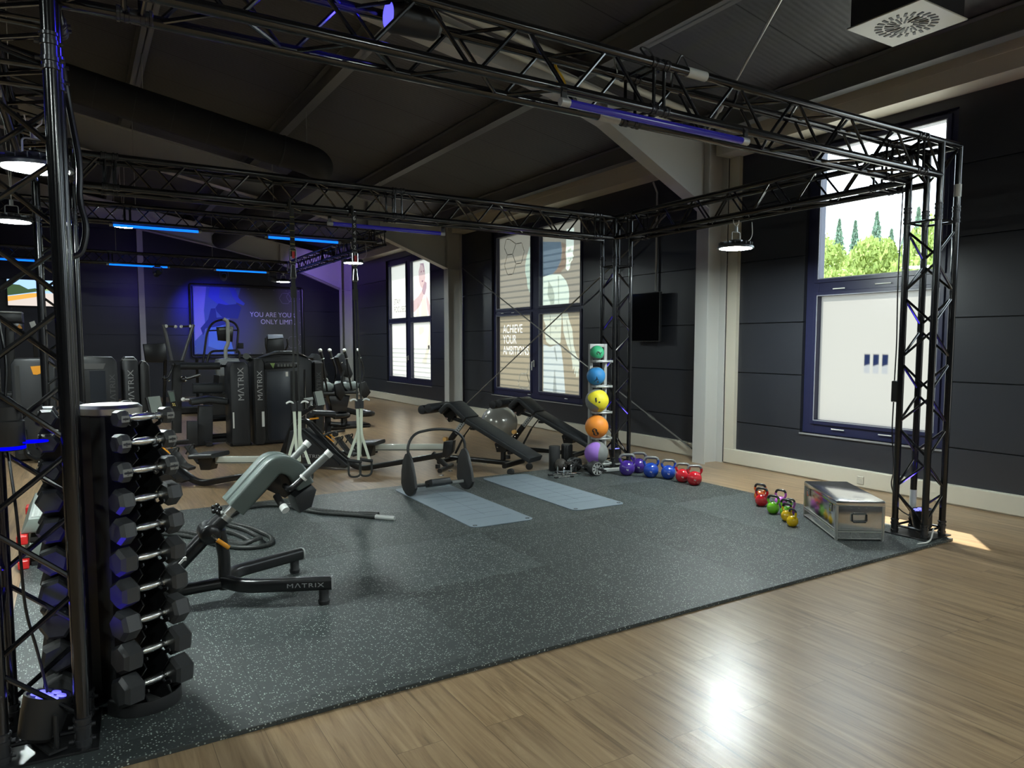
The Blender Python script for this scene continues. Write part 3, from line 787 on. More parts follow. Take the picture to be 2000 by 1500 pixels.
# ================================================================ TRUSS RIG
RC, RB = 0.0250, 0.0095
def seg_tube(a, b, r, seg=10):
    q = MB(); q.tube([a, b], r, seg); return q
SLV = mat('truss_coupler', (0.06, 0.06, 0.065), 0.25, 0.6)
def chords(o, ax, u, v, s, L0, L1, parent, ofs=((0, 0), (1, 0), (1, 1), (0, 1))):
    for i, j in ofs:
        c = Vector(o)+Vector(u)*s*i+Vector(v)*s*j
        seg_tube(c+Vector(ax)*L0, c+Vector(ax)*L1, RC, 14).build('chord', TRUSS, parent)
def faces4(o, u, v, s):
    o, u, v = Vector(o), Vector(u)*s, Vector(v)*s
    return [(o, u), (o+u, v), (o+u+v, -u), (o+v, -v)]
def zigzag(o, ax, u, v, s, L0, L1, parent, single=False, ladder=True):
    ax = Vector(ax); all_ = MB() if single else None
    for fi, (p, w) in enumerate(faces4(o, u, v, s)):
        def put(a, b_):
            if single: all_.tube([a, b_], RB, 6)
            else: seg_tube(a, b_, RB, 8).build('brace', TRUSS, parent)
        n = max(1, round((L1-L0-0.14)/0.255)); st = (L1-L0-0.14)/n
        if ladder:
            put(p+ax*(L0+0.035), p+w+ax*(L0+0.035)); put(p+ax*(L1-0.035), p+w+ax*(L1-0.035))
        g = 0.022
        for k in range(n):
            a0 = L0+0.07+k*st+g; a1 = L0+0.07+(k+1)*st-g
            if (k+fi) % 2: put(p+ax*a0, p+w+ax*a1)
            else: put(p+w+ax*a0, p+ax*a1)
    if single: all_.build('bracing', TRUSS, parent)
def coupler(o, ax, u, v, s, L, parent):
    ax = Vector(ax)
    for i, j in ((0, 0), (1, 0), (1, 1), (0, 1)):
        q = MB(); c = Vector(o)+Vector(u)*s*i+Vector(v)*s*j+ax*L
        pts, rr = [], []
        for t, r in ((-.062, .98), (-.060, 1.1), (-.05, 1.1), (-.048, .96), (-.036, .96), (-.034, 1.08), (-.02, 1.08), (-.018, .94), (.018, .94), (.02, 1.08), (.034, 1.08), (.036, .96), (.048, .96), (.05, 1.1), (.06, 1.1), (.062, .98)):
            pts.append(c+ax*t); rr.append(r)
        q.tube(pts, RC*1.12, 14, radii=rr)
        n1 = Vector(u) if abs(ax.dot(Vector(u))) < .5 else Vector(v)
        for t in (-.027, .027):   # tapered pins with retaining clips
            q.tube([c+ax*t-n1*.040, c+ax*t+n1*.044], 0.0075, 8)
        q.build('coupler', SLV, parent)
S = 0.24
def beam(name, label, o, ax, u, v, cuts, single=False, group=None, zig=None):
    """truss beam whose chord (0,0) starts at o; cuts = joint positions along it"""
    t = thing(name, label, 'truss', o, 0, group)
    z3 = (0, 0, 0)
    chords(z3, ax, u, v, S, cuts[0]+.0, cuts[-1]-.0, t)
    for a, b_ in zip(cuts[:-1], cuts[1:]): zigzag(z3, ax, u, v, S, a, b_, t, single)
    for c in cuts[1:-1]: coupler(z3, ax, u, v, S, c, t)
    return t
def post(name, label, x, y, dx, dy, rot=0.0, base=True, arms=True):
    """four-chord post with its corner block; (x,y) is the chord nearest the rig's inside... arms run dx, dy"""
    t = thing(name, label, 'truss', (x, y, 0.0), rot)
    X, Y, Z = (1, 0, 0), (0, 1, 0), (0, 0, 1)
    sx, sy = -dx, -dy           # the other chords lie away from the arms
    u, v = (sx, 0, 0), (0, sy, 0)
    chords((0, 0, 0), Z, u, v, S, 0.03, 2.97, t)
    zigzag((0, 0, 0), Z, u, v, S, 0.05, 2.45, t)
    coupler((0, 0, 0), Z, u, v, S, 2.47, t)
    coupler((0, 0, 0), Z, u, v, S, 0.075, t)
    if arms:
        for ax, w in (((dx, 0, 0), v), ((0, dy, 0), u)):
            for zz in (2.73, 2.97):
                for k in (0, 1):
                    c = Vector(w)*S*k+Vector((0, 0, zz))
                    back = Vector(ax)*(-S if zz > 2.9 else 0)
                    seg_tube(c+back, c+Vector(ax)*0.26, RC, 14).build('chord', TRUSS, t)
            # ladder strut and diagonal of the arm
            for k in (0, 1):
                c = Vector(w)*S*k
                for aa, bb in (((0.225, 2.73), (0.225, 2.97)), ((0.0, 2.73), (0.19, 2.97)), ((-.24, 2.97), (0.0, 2.73)) if k == 1 else ((-.24, 2.73), (-.0, 2.97))):
                    seg_tube(c+Vector(ax)*aa[0]+Vector((0, 0, aa[1])), c+Vector(ax)*bb[0]+Vector((0, 0, bb[1])), RB, 8).build('brace', TRUSS, t)
            for zz in (2.73, 2.97):
                for aa, bb in ((0.225, 0.225), (0.02, 0.20)):
                    seg_tube(Vector(ax)*aa+Vector((0, 0, zz)), Vector(w)*S+Vector(ax)*bb+Vector((0, 0, zz)), RB, 8).build('brace', TRUSS, t)
            coupler(Vector((0, 0, 2.73)), ax, w, (0, 0, 1), S, 0.26, t)
    if base:
        q = MB(); q.span((sx*S*-.19, sy*S*-.19, 0.020) if False else (min(0, sx*S)-.05, min(0, sy*S)-.05, 0.020), (max(0, sx*S)+.05, max(0, sy*S)+.05, 0.030), bev=.002)
        q.build('base_plate', BLK, t, smooth=False)
    return t
# rig chords: inner faces at x=-0.037 / 5.37, y=3.30 / 6.90
post('truss_post', 'black truss post nearest the camera, in front of the dumbbell tower', -0.024, 3.30, 1, 1, rot=-0.055)
post('truss_post', 'black truss post beside the metal case in front of the open window', 5.37, 3.30, -1, 1)
post('truss_post', 'black truss post behind the medicine ball rack and purple kettlebells', 5.37, 6.90, -1, -1)
post('truss_post', 'black truss post in the far left corner of the mat, behind the nearest post', 0.018, 6.90, 1, -1)
beam('truss_beam', 'long black truss beam crossing the top of the photo over the near edge of the mat', (0.223, 3.06, 2.73), (1, 0, 0), (0, 1, 0), (0, 0, 1), [0, 2.44, 4.887])
beam('truss_beam', 'black truss beam over the far edge of the mat, holding the two suspension trainers', (0.278, 6.90, 2.73), (1, 0, 0), (0, 1, 0), (0, 0, 1), [0, 2.42, 4.832])
beam('truss_beam', 'black truss beam running along the window side above the kettlebells', (5.37, 3.56, 2.73), (0, 1, 0), (1, 0, 0), (0, 0, 1), [0, 3.08])
beam('truss_beam', 'black truss beam running away along the left side of the mat, holding the nearest bay light', (-0.277, 3.56, 2.73), (0, 1, 0), (1, 0, 0), (0, 0, 1), [0, 3.08])
beam('truss_beam', 'black truss beam leaving the rig towards the left edge of the photo', (-3.2, 4.14, 2.73), (1, 0, 0), (0, 1, 0), (0, 0, 1), [0, 2.88], True)
# rig further back
beam('hung_truss_beam', 'black truss beam hung in mid hall behind the rig, with two bright blue tubes below', (-3.0, 12.4, 3.24), (1, 0, 0), (0, 1, 0), (0, 0, 1), [0, 3.7, 7.44], True)
beam('hung_truss_beam', 'farthest black truss beam, hung in front of the blue banner wall', (-3.0, 18.8, 3.24), (1, 0, 0), (0, 1, 0), (0, 0, 1), [0, 3.7, 7.54], True)
beam('hung_truss_beam', 'black truss beam linking the two hung beams on the window side of the hall', (4.46, 12.66, 3.24), (0, 1, 0), (1, 0, 0), (0, 0, 1), [0, 3.1, 6.12], True)
# hanging wires of the far trusses
for x_, y_ in ((0.81, 12.52), (2.77, 12.52), (4.58, 12.6), (0.81, 18.9), (2.77, 18.9), (4.58, 18.9)):
    q = MB(); q.tube([(x_, y_, 3.505), (x_, y_, zr(x_)+.01)], 0.006, 6)
    tag(q.build('suspension_wire', SILV), 'thin wire hanging the far black trusses from a roof purlin', 'wire', 'truss hanging wires')

# ---------------------------------------------------------------- LED tubes
def led_tube(loc, L, rz, m, label, group=None, drop=True):
    t = thing('light_tube', label, 'tube light', loc, rz, group)
    q = MB(); q.tube([(-L/2, 0, 0), (L/2, 0, 0)], 0.019, 14); q.build('tube', m, t)
    for s in (-1, 1):
        q = MB(); q.tube([(s*L/2, 0, 0), (s*(L/2+.05), 0, 0)], 0.0205, 14); q.build('end_cap', SILV, t)
    if drop:
        for s in (-1, 1):
            q = MB(); q.box((s*(L/2+.03), 0, 0.035), (0.03, 0.012, 0.07)); q.tube([(s*(L/2+.03)-.012, -.0, 0.055), (s*(L/2+.03)+.012, 0, 0.055)], 0.012, 8)
            q.build('clamp', BLK, t)
    return t
BLUE = emis('blue_light', (0.004, 0.13, 1.0), 1.3)
DEEP = emis('deep_blue_light', (0.0, 0.0, 1.0), .7)
DIM = mat('dim_blue_tube', (0.02, 0.02, 0.12), 0.12, emit=(0.03, 0.02, 0.5), estr=0.08, spec=0.8)
led_tube((2.625, 2.985, 2.640), 1.18, 0, DIM, 'dark blue light tube under the middle of the near truss beam')
led_tube((2.673, 7.10, 2.632), 1.12, 0, DIM, 'dark blue light tube under the far truss beam, right of the suspension trainers')
led_tube((-0.90, 3.87, 2.70), 1.18, 0, DEEP, 'deep blue light tube at the very top left of the photo')
led_tube((-0.90, 4.52, 2.70), 1.18, 0, DEEP, 'deep blue light tube below the other at the top left, beside the nearest post')
led_tube((1.07, 12.40, 3.18), 1.12, 0, BLUE, 'bright blue light tube left on the mid hall truss, above the grey wall post')
led_tube((3.21, 12.40, 3.18), 1.12, 0, BLUE, 'bright blue light tube on the mid hall truss, behind the left suspension trainer')
led_tube((1.235, 18.8, 3.20), 1.14, 0, BLUE, 'bright blue light tube left on the farthest truss, crossing the grey wall post')
led_tube((3.39, 18.8, 3.20), 1.12, 0, BLUE, 'bright blue light tube on the farthest truss above the banner')
led_tube((-1.25, 18.8, 3.19), 1.14, 0, BLUE, 'bright blue light tube at the left edge above the television')

# ---------------------------------------------------------------- high bay lights
LED = emis('lamp_white', (0.90, 1.0, 0.93), 1.0)
def lamp_em(p):
    return emis('lamp_glow_%d' % int(p), (0.88, 1.0, 0.97), p/(PI*PI*0.155**2))
def highbay(loc, top, label, power=None, sc=1.0, group=None, cable=True):
    t = thing('bay_light', label, 'lamp', loc, 0, group)
    R = 0.175*sc
    q = MB(); q.lathe([(0.05, 0.085), (0.065, 0.08), (0.075, 0.045), (R*.92, 0.028), (R, 0.018), (R, 0.0), (R*.93, 0.0)], seg=36)
    for k in range(18):
        a = 2*PI*k/18; q.box((math.cos(a)*R*.66, math.sin(a)*R*.66, 0.045), (R*.55, 0.004, 0.03), rot=(0, 0, a))
    q.build('housing', mat('lamp_housing', (0.10, 0.105, 0.11), 0.35, 0.5), t)
    q = MB(); q.lathe([(0.001, -0.001), (R*.89, -0.001), (R*.89, 0.001), (0.001, 0.001)], seg=32); q.build('diffuser', lamp_em(power or LAMP_POWER), t)
    q = MB(); q.tube(fillet([(-.055, 0, .07), (-.055, 0, .16), (.055, 0, .16), (.055, 0, .07)], .02), 0.005, 8)
    q.lathe([(0.018, .16), (0.018, .21), (.008, .22)], seg=12); q.build('bracket', SILV, t)
    h = top-loc[2]
    q = MB(); q.tube([(0, 0, .21), (-.035, .0, (h+.21)/2), (-.04, 0, h)], 0.004, 6); q.tube([(0, 0, .21), (.035, .0, (h+.21)/2), (.04, 0, h)], 0.004, 6); q.build('hanger', WHITE, t)
    if cable:
        q = MB(); q.tube(fillet([(.10, 0, .05), (.24, 0, .12), (.22, 0, h)], .1), 0.004, 6); q.build('cable', WHITE, t)
    return t
highbay((-0.150, 4.90, 2.425), 2.705, 'round bay light glowing beside the nearest truss post', 58, cable=False)
highbay((5.49, 5.14, 2.43), 2.705, 'round bay light hanging from the window side truss in front of the grey column', 52)
highbay((4.05, 12.46, 2.86), 3.215, 'round bay light behind the right suspension trainer strap', 45)
highbay((4.37, 18.9, 3.00), 3.215, 'small round bay light above the banner, behind the left suspension trainer', 45)
highbay((-0.50, 9.2, 2.70), 4.9, 'round bay light at the left edge above the television', 45, cable=False)
for i, (x_, y_, p_) in enumerate(((2.77, -2.2, 70), (5.2, -2.6, 60), (-1.15, -1.6, 60), (-3.1, 1.6, 30), (-3.1, 9.0, 22), (-3.1, 15.5, 20), (0.81, 15.6, 22))):  # extra bay lights added to raise the general light in the hall
    highbay((x_, y_, 3.6), zr(x_), ['added bay light on the roof behind the camera, midway', 'added bay light on the roof behind the camera on the window side', 'added bay light on the roof behind the camera on the left', 'added bay light outside the left edge level with the dumbbell tower', 'added bay light outside the left edge level with the weight machines', 'added bay light outside the left edge near the far wall', 'added round bay light on the roof between the two hung truss beams'][i], p_, cable=False, group='bay lights added for the hall light')

# ---------------------------------------------------------------- blue stage lights
def par_can(loc, rz, tilt, label, energy, size=1.0, spot=1.6, col=(0.05, 0.03, 1.0), pw=None):
    t = thing('stage_light', label, 'stage light', loc, rz)
    q = MB(); q.lathe([(.052, -.10), (.066, -.085), (.075, 0.0), (.078, .055), (.070, .055), (.068, .045)], axis=(math.sin(tilt), 0, math.cos(tilt)), o=(0, 0, .135), seg=28, cap=True)
    q.build('lamp_body', SATIN, t)
    ax = Vector((math.sin(tilt), 0, math.cos(tilt)))
    q = MB(); c = Vector((0, 0, .135))+ax*.050
    fr = ax.to_track_quat('Z', 'Y').to_matrix()
    for k in range(7):
        o_ = Vector((0, 0, 0)) if k == 0 else Vector((math.cos(k*PI/3)*.040, math.sin(k*PI/3)*.040, 0))
        q.lathe([(.0165, 0), (.014, .006), (.001, .008)], o=c+fr @ o_, axis=ax, seg=12)
    q.build('lens', mat('lens_blue', (0.5, 0.52, 0.6), 0.1, emit=(0.10, 0.09, 1.0), estr=1.0), t)
    q = MB(); q.tube(fillet([(0, -.085, .14), (0, -.085, .012), (0, .085, .012), (0, .085, .14)], .02), .008, 8); q.box((0, 0, .01), (.06, .19, .008)); q.build('yoke', SATIN, t)
    if energy:
        ld = bpy.data.lights.new('blue_beam', 'SPOT'); ld.energy = energy; ld.color = col; ld.spot_size = spot; ld.spot_blend = .6; ld.shadow_soft_size = .05
        lo = bpy.data.objects.new('blue_beam', ld); COL.objects.link(lo); lo.parent = t; lo.location = c+ax*.02
        lo.rotation_euler = (-ax).to_track_quat('Z', 'Y').to_euler()
    return t
par_can((-0.150, 3.12, 0.031), 0.4, 0.28, 'round stage light glowing blue inside the foot of the nearest truss post', 7, spot=1.5)
par_can((5.50, 3.16, 0.031), 2.4, 0.12, 'stage light standing inside the foot of the post beside the metal case', 9, spot=1.3)
par_can((5.50, 7.02, 0.031), 2.0, 0.1, 'stage light inside the foot of the truss post behind the ball rack', 9, spot=1.3)
def moving_head(loc, target, label, energy, spot=0.9, col=(0.10, 0.06, 1.0)):
    t = thing('hung_stage_light', label, 'stage light', loc)
    d = (Vector(target)-Vector(loc)).normalized()
    q = MB(); q.lathe([(.05, -.12), (.065, -.10), (.07, .10), (.062, .12)], axis=d, seg=20); q.build('lamp_body', SATIN, t)
    q = MB(); q.lathe([(.058, .119), (.058, .122), (.001, .123)], axis=d, seg=20); q.build('lens', MATS['lens_blue'], t)
    q = MB(); q.tube(fillet([(0.09, 0, 0), (.09, 0, .14), (-.09, 0, .14), (-.09, 0, 0)], .02), .01, 8); q.box((0, 0, .155), (.12, .06, .03)); q.build('yoke', SATIN, t)
    ld = bpy.data.lights.new('blue_beam', 'SPOT'); ld.energy = energy; ld.color = col; ld.spot_size = spot; ld.spot_blend = .8; ld.shadow_soft_size = .06
    lo = bpy.data.objects.new('blue_beam', ld); COL.objects.link(lo); lo.parent = t; lo.location = d*.15; lo.rotation_euler = (-d).to_track_quat('Z', 'Y').to_euler()
moving_head((3.0, 18.85, 3.05), (3.3, 22.4, 2.1), 'stage light under the farthest truss washing the banner blue', 230, .75, (0.03, 0.03, 1.0))
moving_head((4.1, 18.82, 3.05), (6.4, 21.4, 3.0), 'stage light under the farthest truss beside the small bay light, aimed at the purple column', 230, 1.1, (0.32, 0.20, 1.0))
moving_head((1.6, 18.75, 3.05), (1.2, 22.4, 2.6), 'stage light under the farthest truss near the grey wall post', 22, 1.9, (0.22, 0.16, 1.0))
moving_head((1.33, 3.19, 2.93), (-0.2, 3.12, 2.86), 'black stage light inside the near truss, colouring its braces blue', 16, 2.3, (0.03, 0.02, 1.0))
# stage light strapped upside down to the nearest post
t = thing('post_stage_light', 'black stage light with glowing blue rim strapped to the nearest post', 'stage light', (-0.215, 3.10, 1.12))
q = MB(); q.lathe([(.045, .0), (.052, .01), (.052, .10), (.046, .105), (.046, .15), (.03, .165), (.012, .185)], seg=20); q.build('lamp_body', SATIN, t)
q = MB(); q.lathe([(.0525, .004), (.0525, .016), (.050, .016), (.050, .004)], seg=24, cap=False); q.tube([(math.cos(k*PI/8)*.045+.07, math.sin(k*PI/8)*.03, .025) for k in range(16)], .0035, 6, closed=True); q.build('glowing_rim', DEEP, t)
q = MB(); q.tube(fillet([(0, 0, .18), (.01, .01, .30), (-.02, .03, .55), (.0, .1, .9)], .1), .005, 8); q.build('cable', BLK, t)
# loose cable loop and labels on the truss chords
q = MB(); q.tube(fillet([(-.02, 3.36, 2.72), (.0, 3.5, 2.5), (.04, 3.5, 2.2), (.03, 3.5, 2.05), (.055, 3.5, 1.95), (.03, 3.5, 1.84), (-.03, 3.48, 1.82), (-.03, 3.36, 1.95)], .12), .012, 10); tag(q.build('power_cable', BLK), 'thick black cable looped down beside the nearest truss post', 'cable')
q = MB(); q.tube(fillet([(-.22, 3.16, 1.12), (-.2, 3.1, .9), (-.19, 3.08, .55), (-.16, 3.08, .40), (-.14, 3.12, .23)], .08), .005, 8); tag(q.build('thin_cable', BLK), 'thin cable running down inside the nearest post to the stage light at its foot', 'cable')
LAB = mat('paper_label', (.55, .56, .54), .6)
for a, b_, lab in (((2.44, 3.30, 2.73), (2.58, 3.30, 2.73), 'pale label wrapped on the lower tube of the near truss, by the blue tube'), ((2.86, 3.06, 2.97), (3.0, 3.06, 2.97), 'pale label wrapped on the top tube of the near truss'),
                   ((5.61, 3.06, 2.60), (5.61, 3.06, 2.69), 'pale label near the top of the post beside the metal case'), ((5.61, 3.30, .18), (5.61, 3.30, .34), 'pale label low on the rear tube of the post beside the metal case')):
    q = MB(); q.tube([a, b_], RC+.0012, 16); tag(q.build('label_sleeve', LAB), lab, 'label')
q = MB(); q.tube(fillet([(2.62, 3.10, 3.0), (2.60, 3.16, 3.08), (2.72, 3.2, 3.10), (2.80, 3.22, 3.0)], .05), .006, 8); q.tube(fillet([(2.80, 3.08, 3.0), (2.84, 3.08, 3.07), (2.92, 3.1, 3.0)], .03), .005, 8)
tag(q.build('loose_cable', BLK), 'loose black cable bundled on top of the near truss at its joint', 'cable')

# ---------------------------------------------------------------- ventilation duct with elbow
dt = thing('air_duct', 'thick black fabric air duct under the roof at upper left, with an elbow', 'duct', (0, 0, 0))
q = MB()
A = Vector((-7.5, 10.4, 4.51+7.5*0.186)); B_ = Vector((2.35, 10.4, 4.075))
path = [A+(B_-A)*(i/24) for i in range(24)]+fillet([B_, (2.98, 10.42, 3.97), (2.98, 11.2, 3.93)], .62, 10)+[(2.98, 12+k, 3.93) for k in range(8)]
q.tube(path, 0.205, 28)
for i in range(3, 24, 1):
    c = A+(B_-A)*(i/24)
q.build('duct_sleeve', DUCTM, dt)
q = MB()
for i in range(2, 24):
    c = A+(B_-A)*(i/24); d = (B_-A).normalized(); q.tube([c-d*.004, c+d*.004], .209, 28)
for c, d in ((Vector((2.42, 10.4, 4.06)), (B_-A).normalized()), (Vector((2.86, 10.56, 3.985)), Vector((.75, .65, -.1)).normalized()), (Vector((2.98, 10.98, 3.94)), Vector((0, 1, 0)))):
    q.tube([c-d*.01, c+d*.01], .214, 28)
q.build('duct_hoops', mat('duct_hoop', (0.03, 0.03, 0.033), 0.7), dt)
for x_, z_ in ((-3.1, 5.29), (-1.15, 4.93), (0.80, 4.57), (2.76, 4.20)):
    q = MB(); q.tube([(x_, 10.4, z_), (x_, 10.4, zr(x_)+.02)], 0.006, 6); q.build('hanger', SILV, dt)

# ---------------------------------------------------------------- ceiling air diffuser
t = thing('air_diffuser', 'square swirl air diffuser in a dark box on the ceiling at top right', 'air vent', (5.49, 3.45, 3.95))
q = MB(); q.span((-.285, -.285, .012), (.285, .285, zc(5.2)-3.95)); q.build('plenum_box', mat('dark_box', (0.022, 0.023, 0.028), 0.5), t, smooth=False)
q = MB(); q.span((-.305, -.305, 0.0), (.305, .305, .012), bev=.003); q.build('face_plate', mat('vent_white', (0.50, 0.49, 0.44), 0.5), t, smooth=False)
q = MB()
for k in range(24):
    a = 2*PI*k/24
    for r0, r1, w in ((.045, .155, .012), (.17, .225, .020)):
        if r0 < .1 and k % 2: r0 = .09
        c, s_ = math.cos(a), math.sin(a); q.box((c*(r0+r1)/2, s_*(r0+r1)/2, -.002), (r1-r0, w, .004), rot=(0, 0, a+.22))
q.build('vent_slots', INK, t, smooth=False)
q = MB()
for a in (0.9, 1.6, 2.3, 4.2, 5.0):
    q.box((math.cos(a)*.11, math.sin(a)*.11, -.006), (.10, .006, .004), rot=(.4, 0, a+.3))
q.build('blade', ALU, t, smooth=False)

# ---------------------------------------------------------------- wall television and conduit
t = thing('wall_television', 'switched-off black television on the wall panel between the truss post and the grey column', 'television', (6.80, 8.075, 1.53))
q = MB(); q.span((0, -.345, 0), (.045, .345, .69), bev=.006); q.build('casing', SATIN, t)
q = MB(); q.span((-.002, -.335, .012), (0.0, .335, .68)); q.build('screen', mat('screen_off', (0.004, 0.004, 0.005), 0.08, spec=.7), t, smooth=False)
q = MB(); q.span((.045, -.06, .25), (XW-6.80, .06, .45)); q.tube([(0.02, .02, 0.0), (.02, .05, -.05), (.02, -.06, -.05), (.02, -.03, 0.0)], .006, 8); q.build('wall_mount', BLK, t)
q = MB(); q.tube([(6.90, 7.93, 2.24), (6.90, 7.93, 3.60), (6.80, 7.90, 3.72)], 0.014, 10); tag(q.build('conduit_pipe', STEELP), 'grey conduit running up the wall above the switched-off television', 'pipe')
# left television, on
t = thing('wall_television', 'television showing a road scene on the far wall at the left edge', 'television', (-0.72, YF-.09, 2.37))
q = MB(); q.span((-.70, 0, 0), (.70, .05, .70), bev=.006); q.build('casing', SATIN, t)
q = MB(); q.span((-.1, .05, .2), (.1, .09, .45)); q.build('wall_mount', BLK, t)
def poly_xz(name, pts, dy, m, parent):
    me = bpy.data.meshes.new(name); me.from_pydata([(x, dy, z) for x, z in pts], [], [list(range(len(pts)))]); me.materials.append(m)
    o = bpy.data.objects.new(name, me); COL.objects.link(o); o.parent = parent; return o
poly_xz('screen', [(-.67, .03), (.67, .03), (.67, .67), (-.67, .67)], -.001, emis('tv_sky', srgb(150, 185, 235), 1.0), t)
poly_xz('screen_image', [(-.67, .03), (.67, .03), (.67, .30), (.3, .36), (-.1, .33), (-.67, .26)], -.002, emis('tv_road', srgb(190, 180, 172), 1.0), t)
poly_xz('screen_image', [(-.67, .13), (-.1, .25), (.05, .36), (-.2, .34), (-.67, .25)], -.003, emis('tv_orange', srgb(210, 150, 70), 1.0), t)
poly_xz('screen_image', [(-.67, .27), (-.3, .34), (0.0, .40), (-.1, .47), (-.25, .44), (-.42, .54), (-.67, .56)], -.003, emis('tv_tree', srgb(55, 75, 50), 1.0), t)
poly_xz('screen_image', [(.67, .34), (.36, .40), (.35, .56), (.45, .66), (.67, .67)], -.003, MATS['tv_tree'], t)
poly_xz('screen_image', [(-.1, .40), (.36, .42), (.36, .46), (0, .47)], -.0035, emis('tv_field', srgb(140, 160, 110), 1.0), t)

# ---------------------------------------------------------------- banner
t = thing('banner', 'large blue printed banner on the far wall reading YOU ARE YOUR ONLY LIMIT.', 'banner', (4.20, YF-.10, 1.10))
q = MB(); fr_ = [(-1.52, 0, 0), (1.52, 0, 0), (1.52, 0, 2.02), (-1.52, 0, 2.02)]
q.tube(fillet(fr_, .06, closed=True), .022, 8, closed=True)
for x_, z_ in ((-1.4, .02), (1.4, .02), (-1.4, 2.0), (1.4, 2.0)): q.tube([(x_, 0, z_), (x_, .10, z_)], .01, 6)
q.build('banner_frame', BLK, t)
q = MB(); q.span((-1.455, -.006, .07), (1.455, 0, 1.96)); q.build('banner_sheet', mat('banner_grey', (0.10, 0.10, 0.13), 0.6), t, smooth=False)
def bl_(pts, m, d, nm='banner_print'): return poly_xz(nm, pts, d, m, t)
bl_([(-1.45, .08), (-.52, .08), (-.62, .9), (-.40, 1.3), (-.2, 1.95), (-1.45, 1.95)], mat('print_mid', (0.12, 0.20, 0.36), .6), -.008)
bl_([(-1.43, .45), (-1.15, .75), (-1.18, 1.3), (-1.10, 1.95), (-1.43, 1.95)], mat('print_lilac', (0.42, 0.40, 0.62), .6), -.009)
bl_([(-1.10, .30), (-.70, .15), (-.50, .08), (-.42, .08), (-.52, .55), (-.75, 1.0), (-.95, 1.1), (-1.05, .9)], mat('print_sky', (0.16, 0.34, 0.60), .6), -.010)
bl_([(-1.08, 1.05), (-1.0, 1.35), (-.88, 1.36), (-.86, 1.1), (-.62, 1.12), (-.55, .95), (-.80, .86), (-1.15, .80), (-1.22, .60), (-1.28, .80)], mat('print_navy_fig', (0.03, 0.05, 0.20), .6), -.0105)
bl_([(-1.06, 1.68), (-1.0, 1.95), (-.74, 1.95), (-.78, 1.66), (-.55, 1.50), (-.46, 1.42), (-.62, 1.38), (-.85, 1.50)], mat('print_skin', (0.10, 0.14, 0.50), .6), -.011)
bl_([(-.52, 1.95), (-.36, 1.95), (-.26, 1.66), (-.10, 1.52), (-.14, 1.46), (-.32, 1.54), (-.42, 1.70)], MATS['print_skin'], -.011)
bl_([(-.86, 1.28), (-.70, 1.10), (-.30, 1.08), (-.20, 1.40), (-.30, 1.50), (-.60, 1.46), (-.80, 1.50), (-.88, 1.38)], MATS['print_navy_fig'], -.0115)
LT = mat('banner_lettering_glow', (0.62, 0.58, 0.85), .5, emit=(0.30, 0.24, 0.9), estr=0.12)  # printed letters brightened by a faint glow put into the material
for body, x_, z_ in (('YOU ARE YOUR', 1.29, 1.15), ('ONLY LIMIT.', 1.29, .945)):
    text_mesh('lettering', body, 0.195, LT, frame_of((x_, -.012, z_), (1, 0, 0), (0, 0, 1)), t, align='RIGHT', xs=0.90, th=0.0)
HX = mat('banner_line', (0.30, 0.28, 0.42), .5)
for cx_, cz_, r_ in ((1.02, 1.70, .17), (1.22, .42, .19), (1.20, 1.75, .15)):
    pts = [(cx_+math.cos(k*PI/3)*r_, cz_+math.sin(k*PI/3)*r_) for k in range(6)]
    for st in ring_strips(pts, .005): bl_([(min(1.45, a), c) for a, c in st], HX, -.012)
q = MB()
for i in range(9):
    for z_ in (.10, 1.93): q.ball((-1.40+i*.35, -.01, z_), .012, u=8, v=6)
for i in range(5):
    for x_ in (-1.43, 1.43): q.ball((x_, -.01, .3+i*.35), .012, u=8, v=6)
q.build('eyelets', SILV, t)

# ================================================================ TRAINING FLOOR
q = MB()
q.prism([(-.345, 2.868), (5.60, 2.965), (5.64, 7.21), (-.36, 7.06)], Matrix.Translation((0, 0, .010)), .020, bev=.002, seg=1)
tag(q.build('rubber_mat', RUBBER, smooth=False), 'large speckled dark rubber floor mat under the truss rig', 'floor mat')
ZM = 0.020

# ---------------------------------------------------------------- exercise mats
def exercise_mat(x0, y0, w, l, rz, label):
    t = thing('exercise_mat', label, 'exercise mat', (x0, y0, ZM), rz, 'blue grey exercise mats')
    q = MB(); poly = []
    for cx_, cy_, a0 in ((w/2-.07, l/2-.05, 0), (-w/2+.07, l/2-.05, 90), (-w/2+.07, -l/2+.05, 180), (w/2-.07, -l/2+.05, 270)):
        for k in range(6):
            a = math.radians(a0+k*18); poly.append((cx_+math.cos(a)*.07, cy_+math.sin(a)*.05))
    poly = [(x, y+(0.02*(1-(2*x/w)**2) if y > 0 else -.02*(1-(2*x/w)**2))) for x, y in poly]
    q.prism(poly, Matrix.Translation((0, 0, .004)), .008, bev=.002, seg=1)
    q.build('mat_sheet', mat('mat_blue_grey', (0.20, 0.245, 0.285), 0.55, bump=(90, .15)), t)
    q = MB()
    for sx in (-1, 1): q.lathe([(.019, 0), (.019, .0012), (.010, .0012), (.010, 0)], o=(sx*(w/2-.045), -l/2+.045, .008), seg=16, cap=False)
    q.build('eyelet', INK, t)
    q = MB(); q.box((0, .1, .0085), (.003, l*.72, .0006))
    for k in range(9): q.box((0, -l*.36+k*l*.09, .0085), (w*.7, .002, .0006))
    q.build('guide_lines', mat('mat_line', (0.12, 0.15, 0.18), .6), t, smooth=False)
    return t
exercise_mat(2.915, 6.06, .58, 1.80, -.015, 'blue grey exercise mat lying under the hooped abdominal trainer')
exercise_mat(3.945, 6.13, .57, 1.80, -.01, 'blue grey exercise mat with nothing on it, in front of the foam rollers')

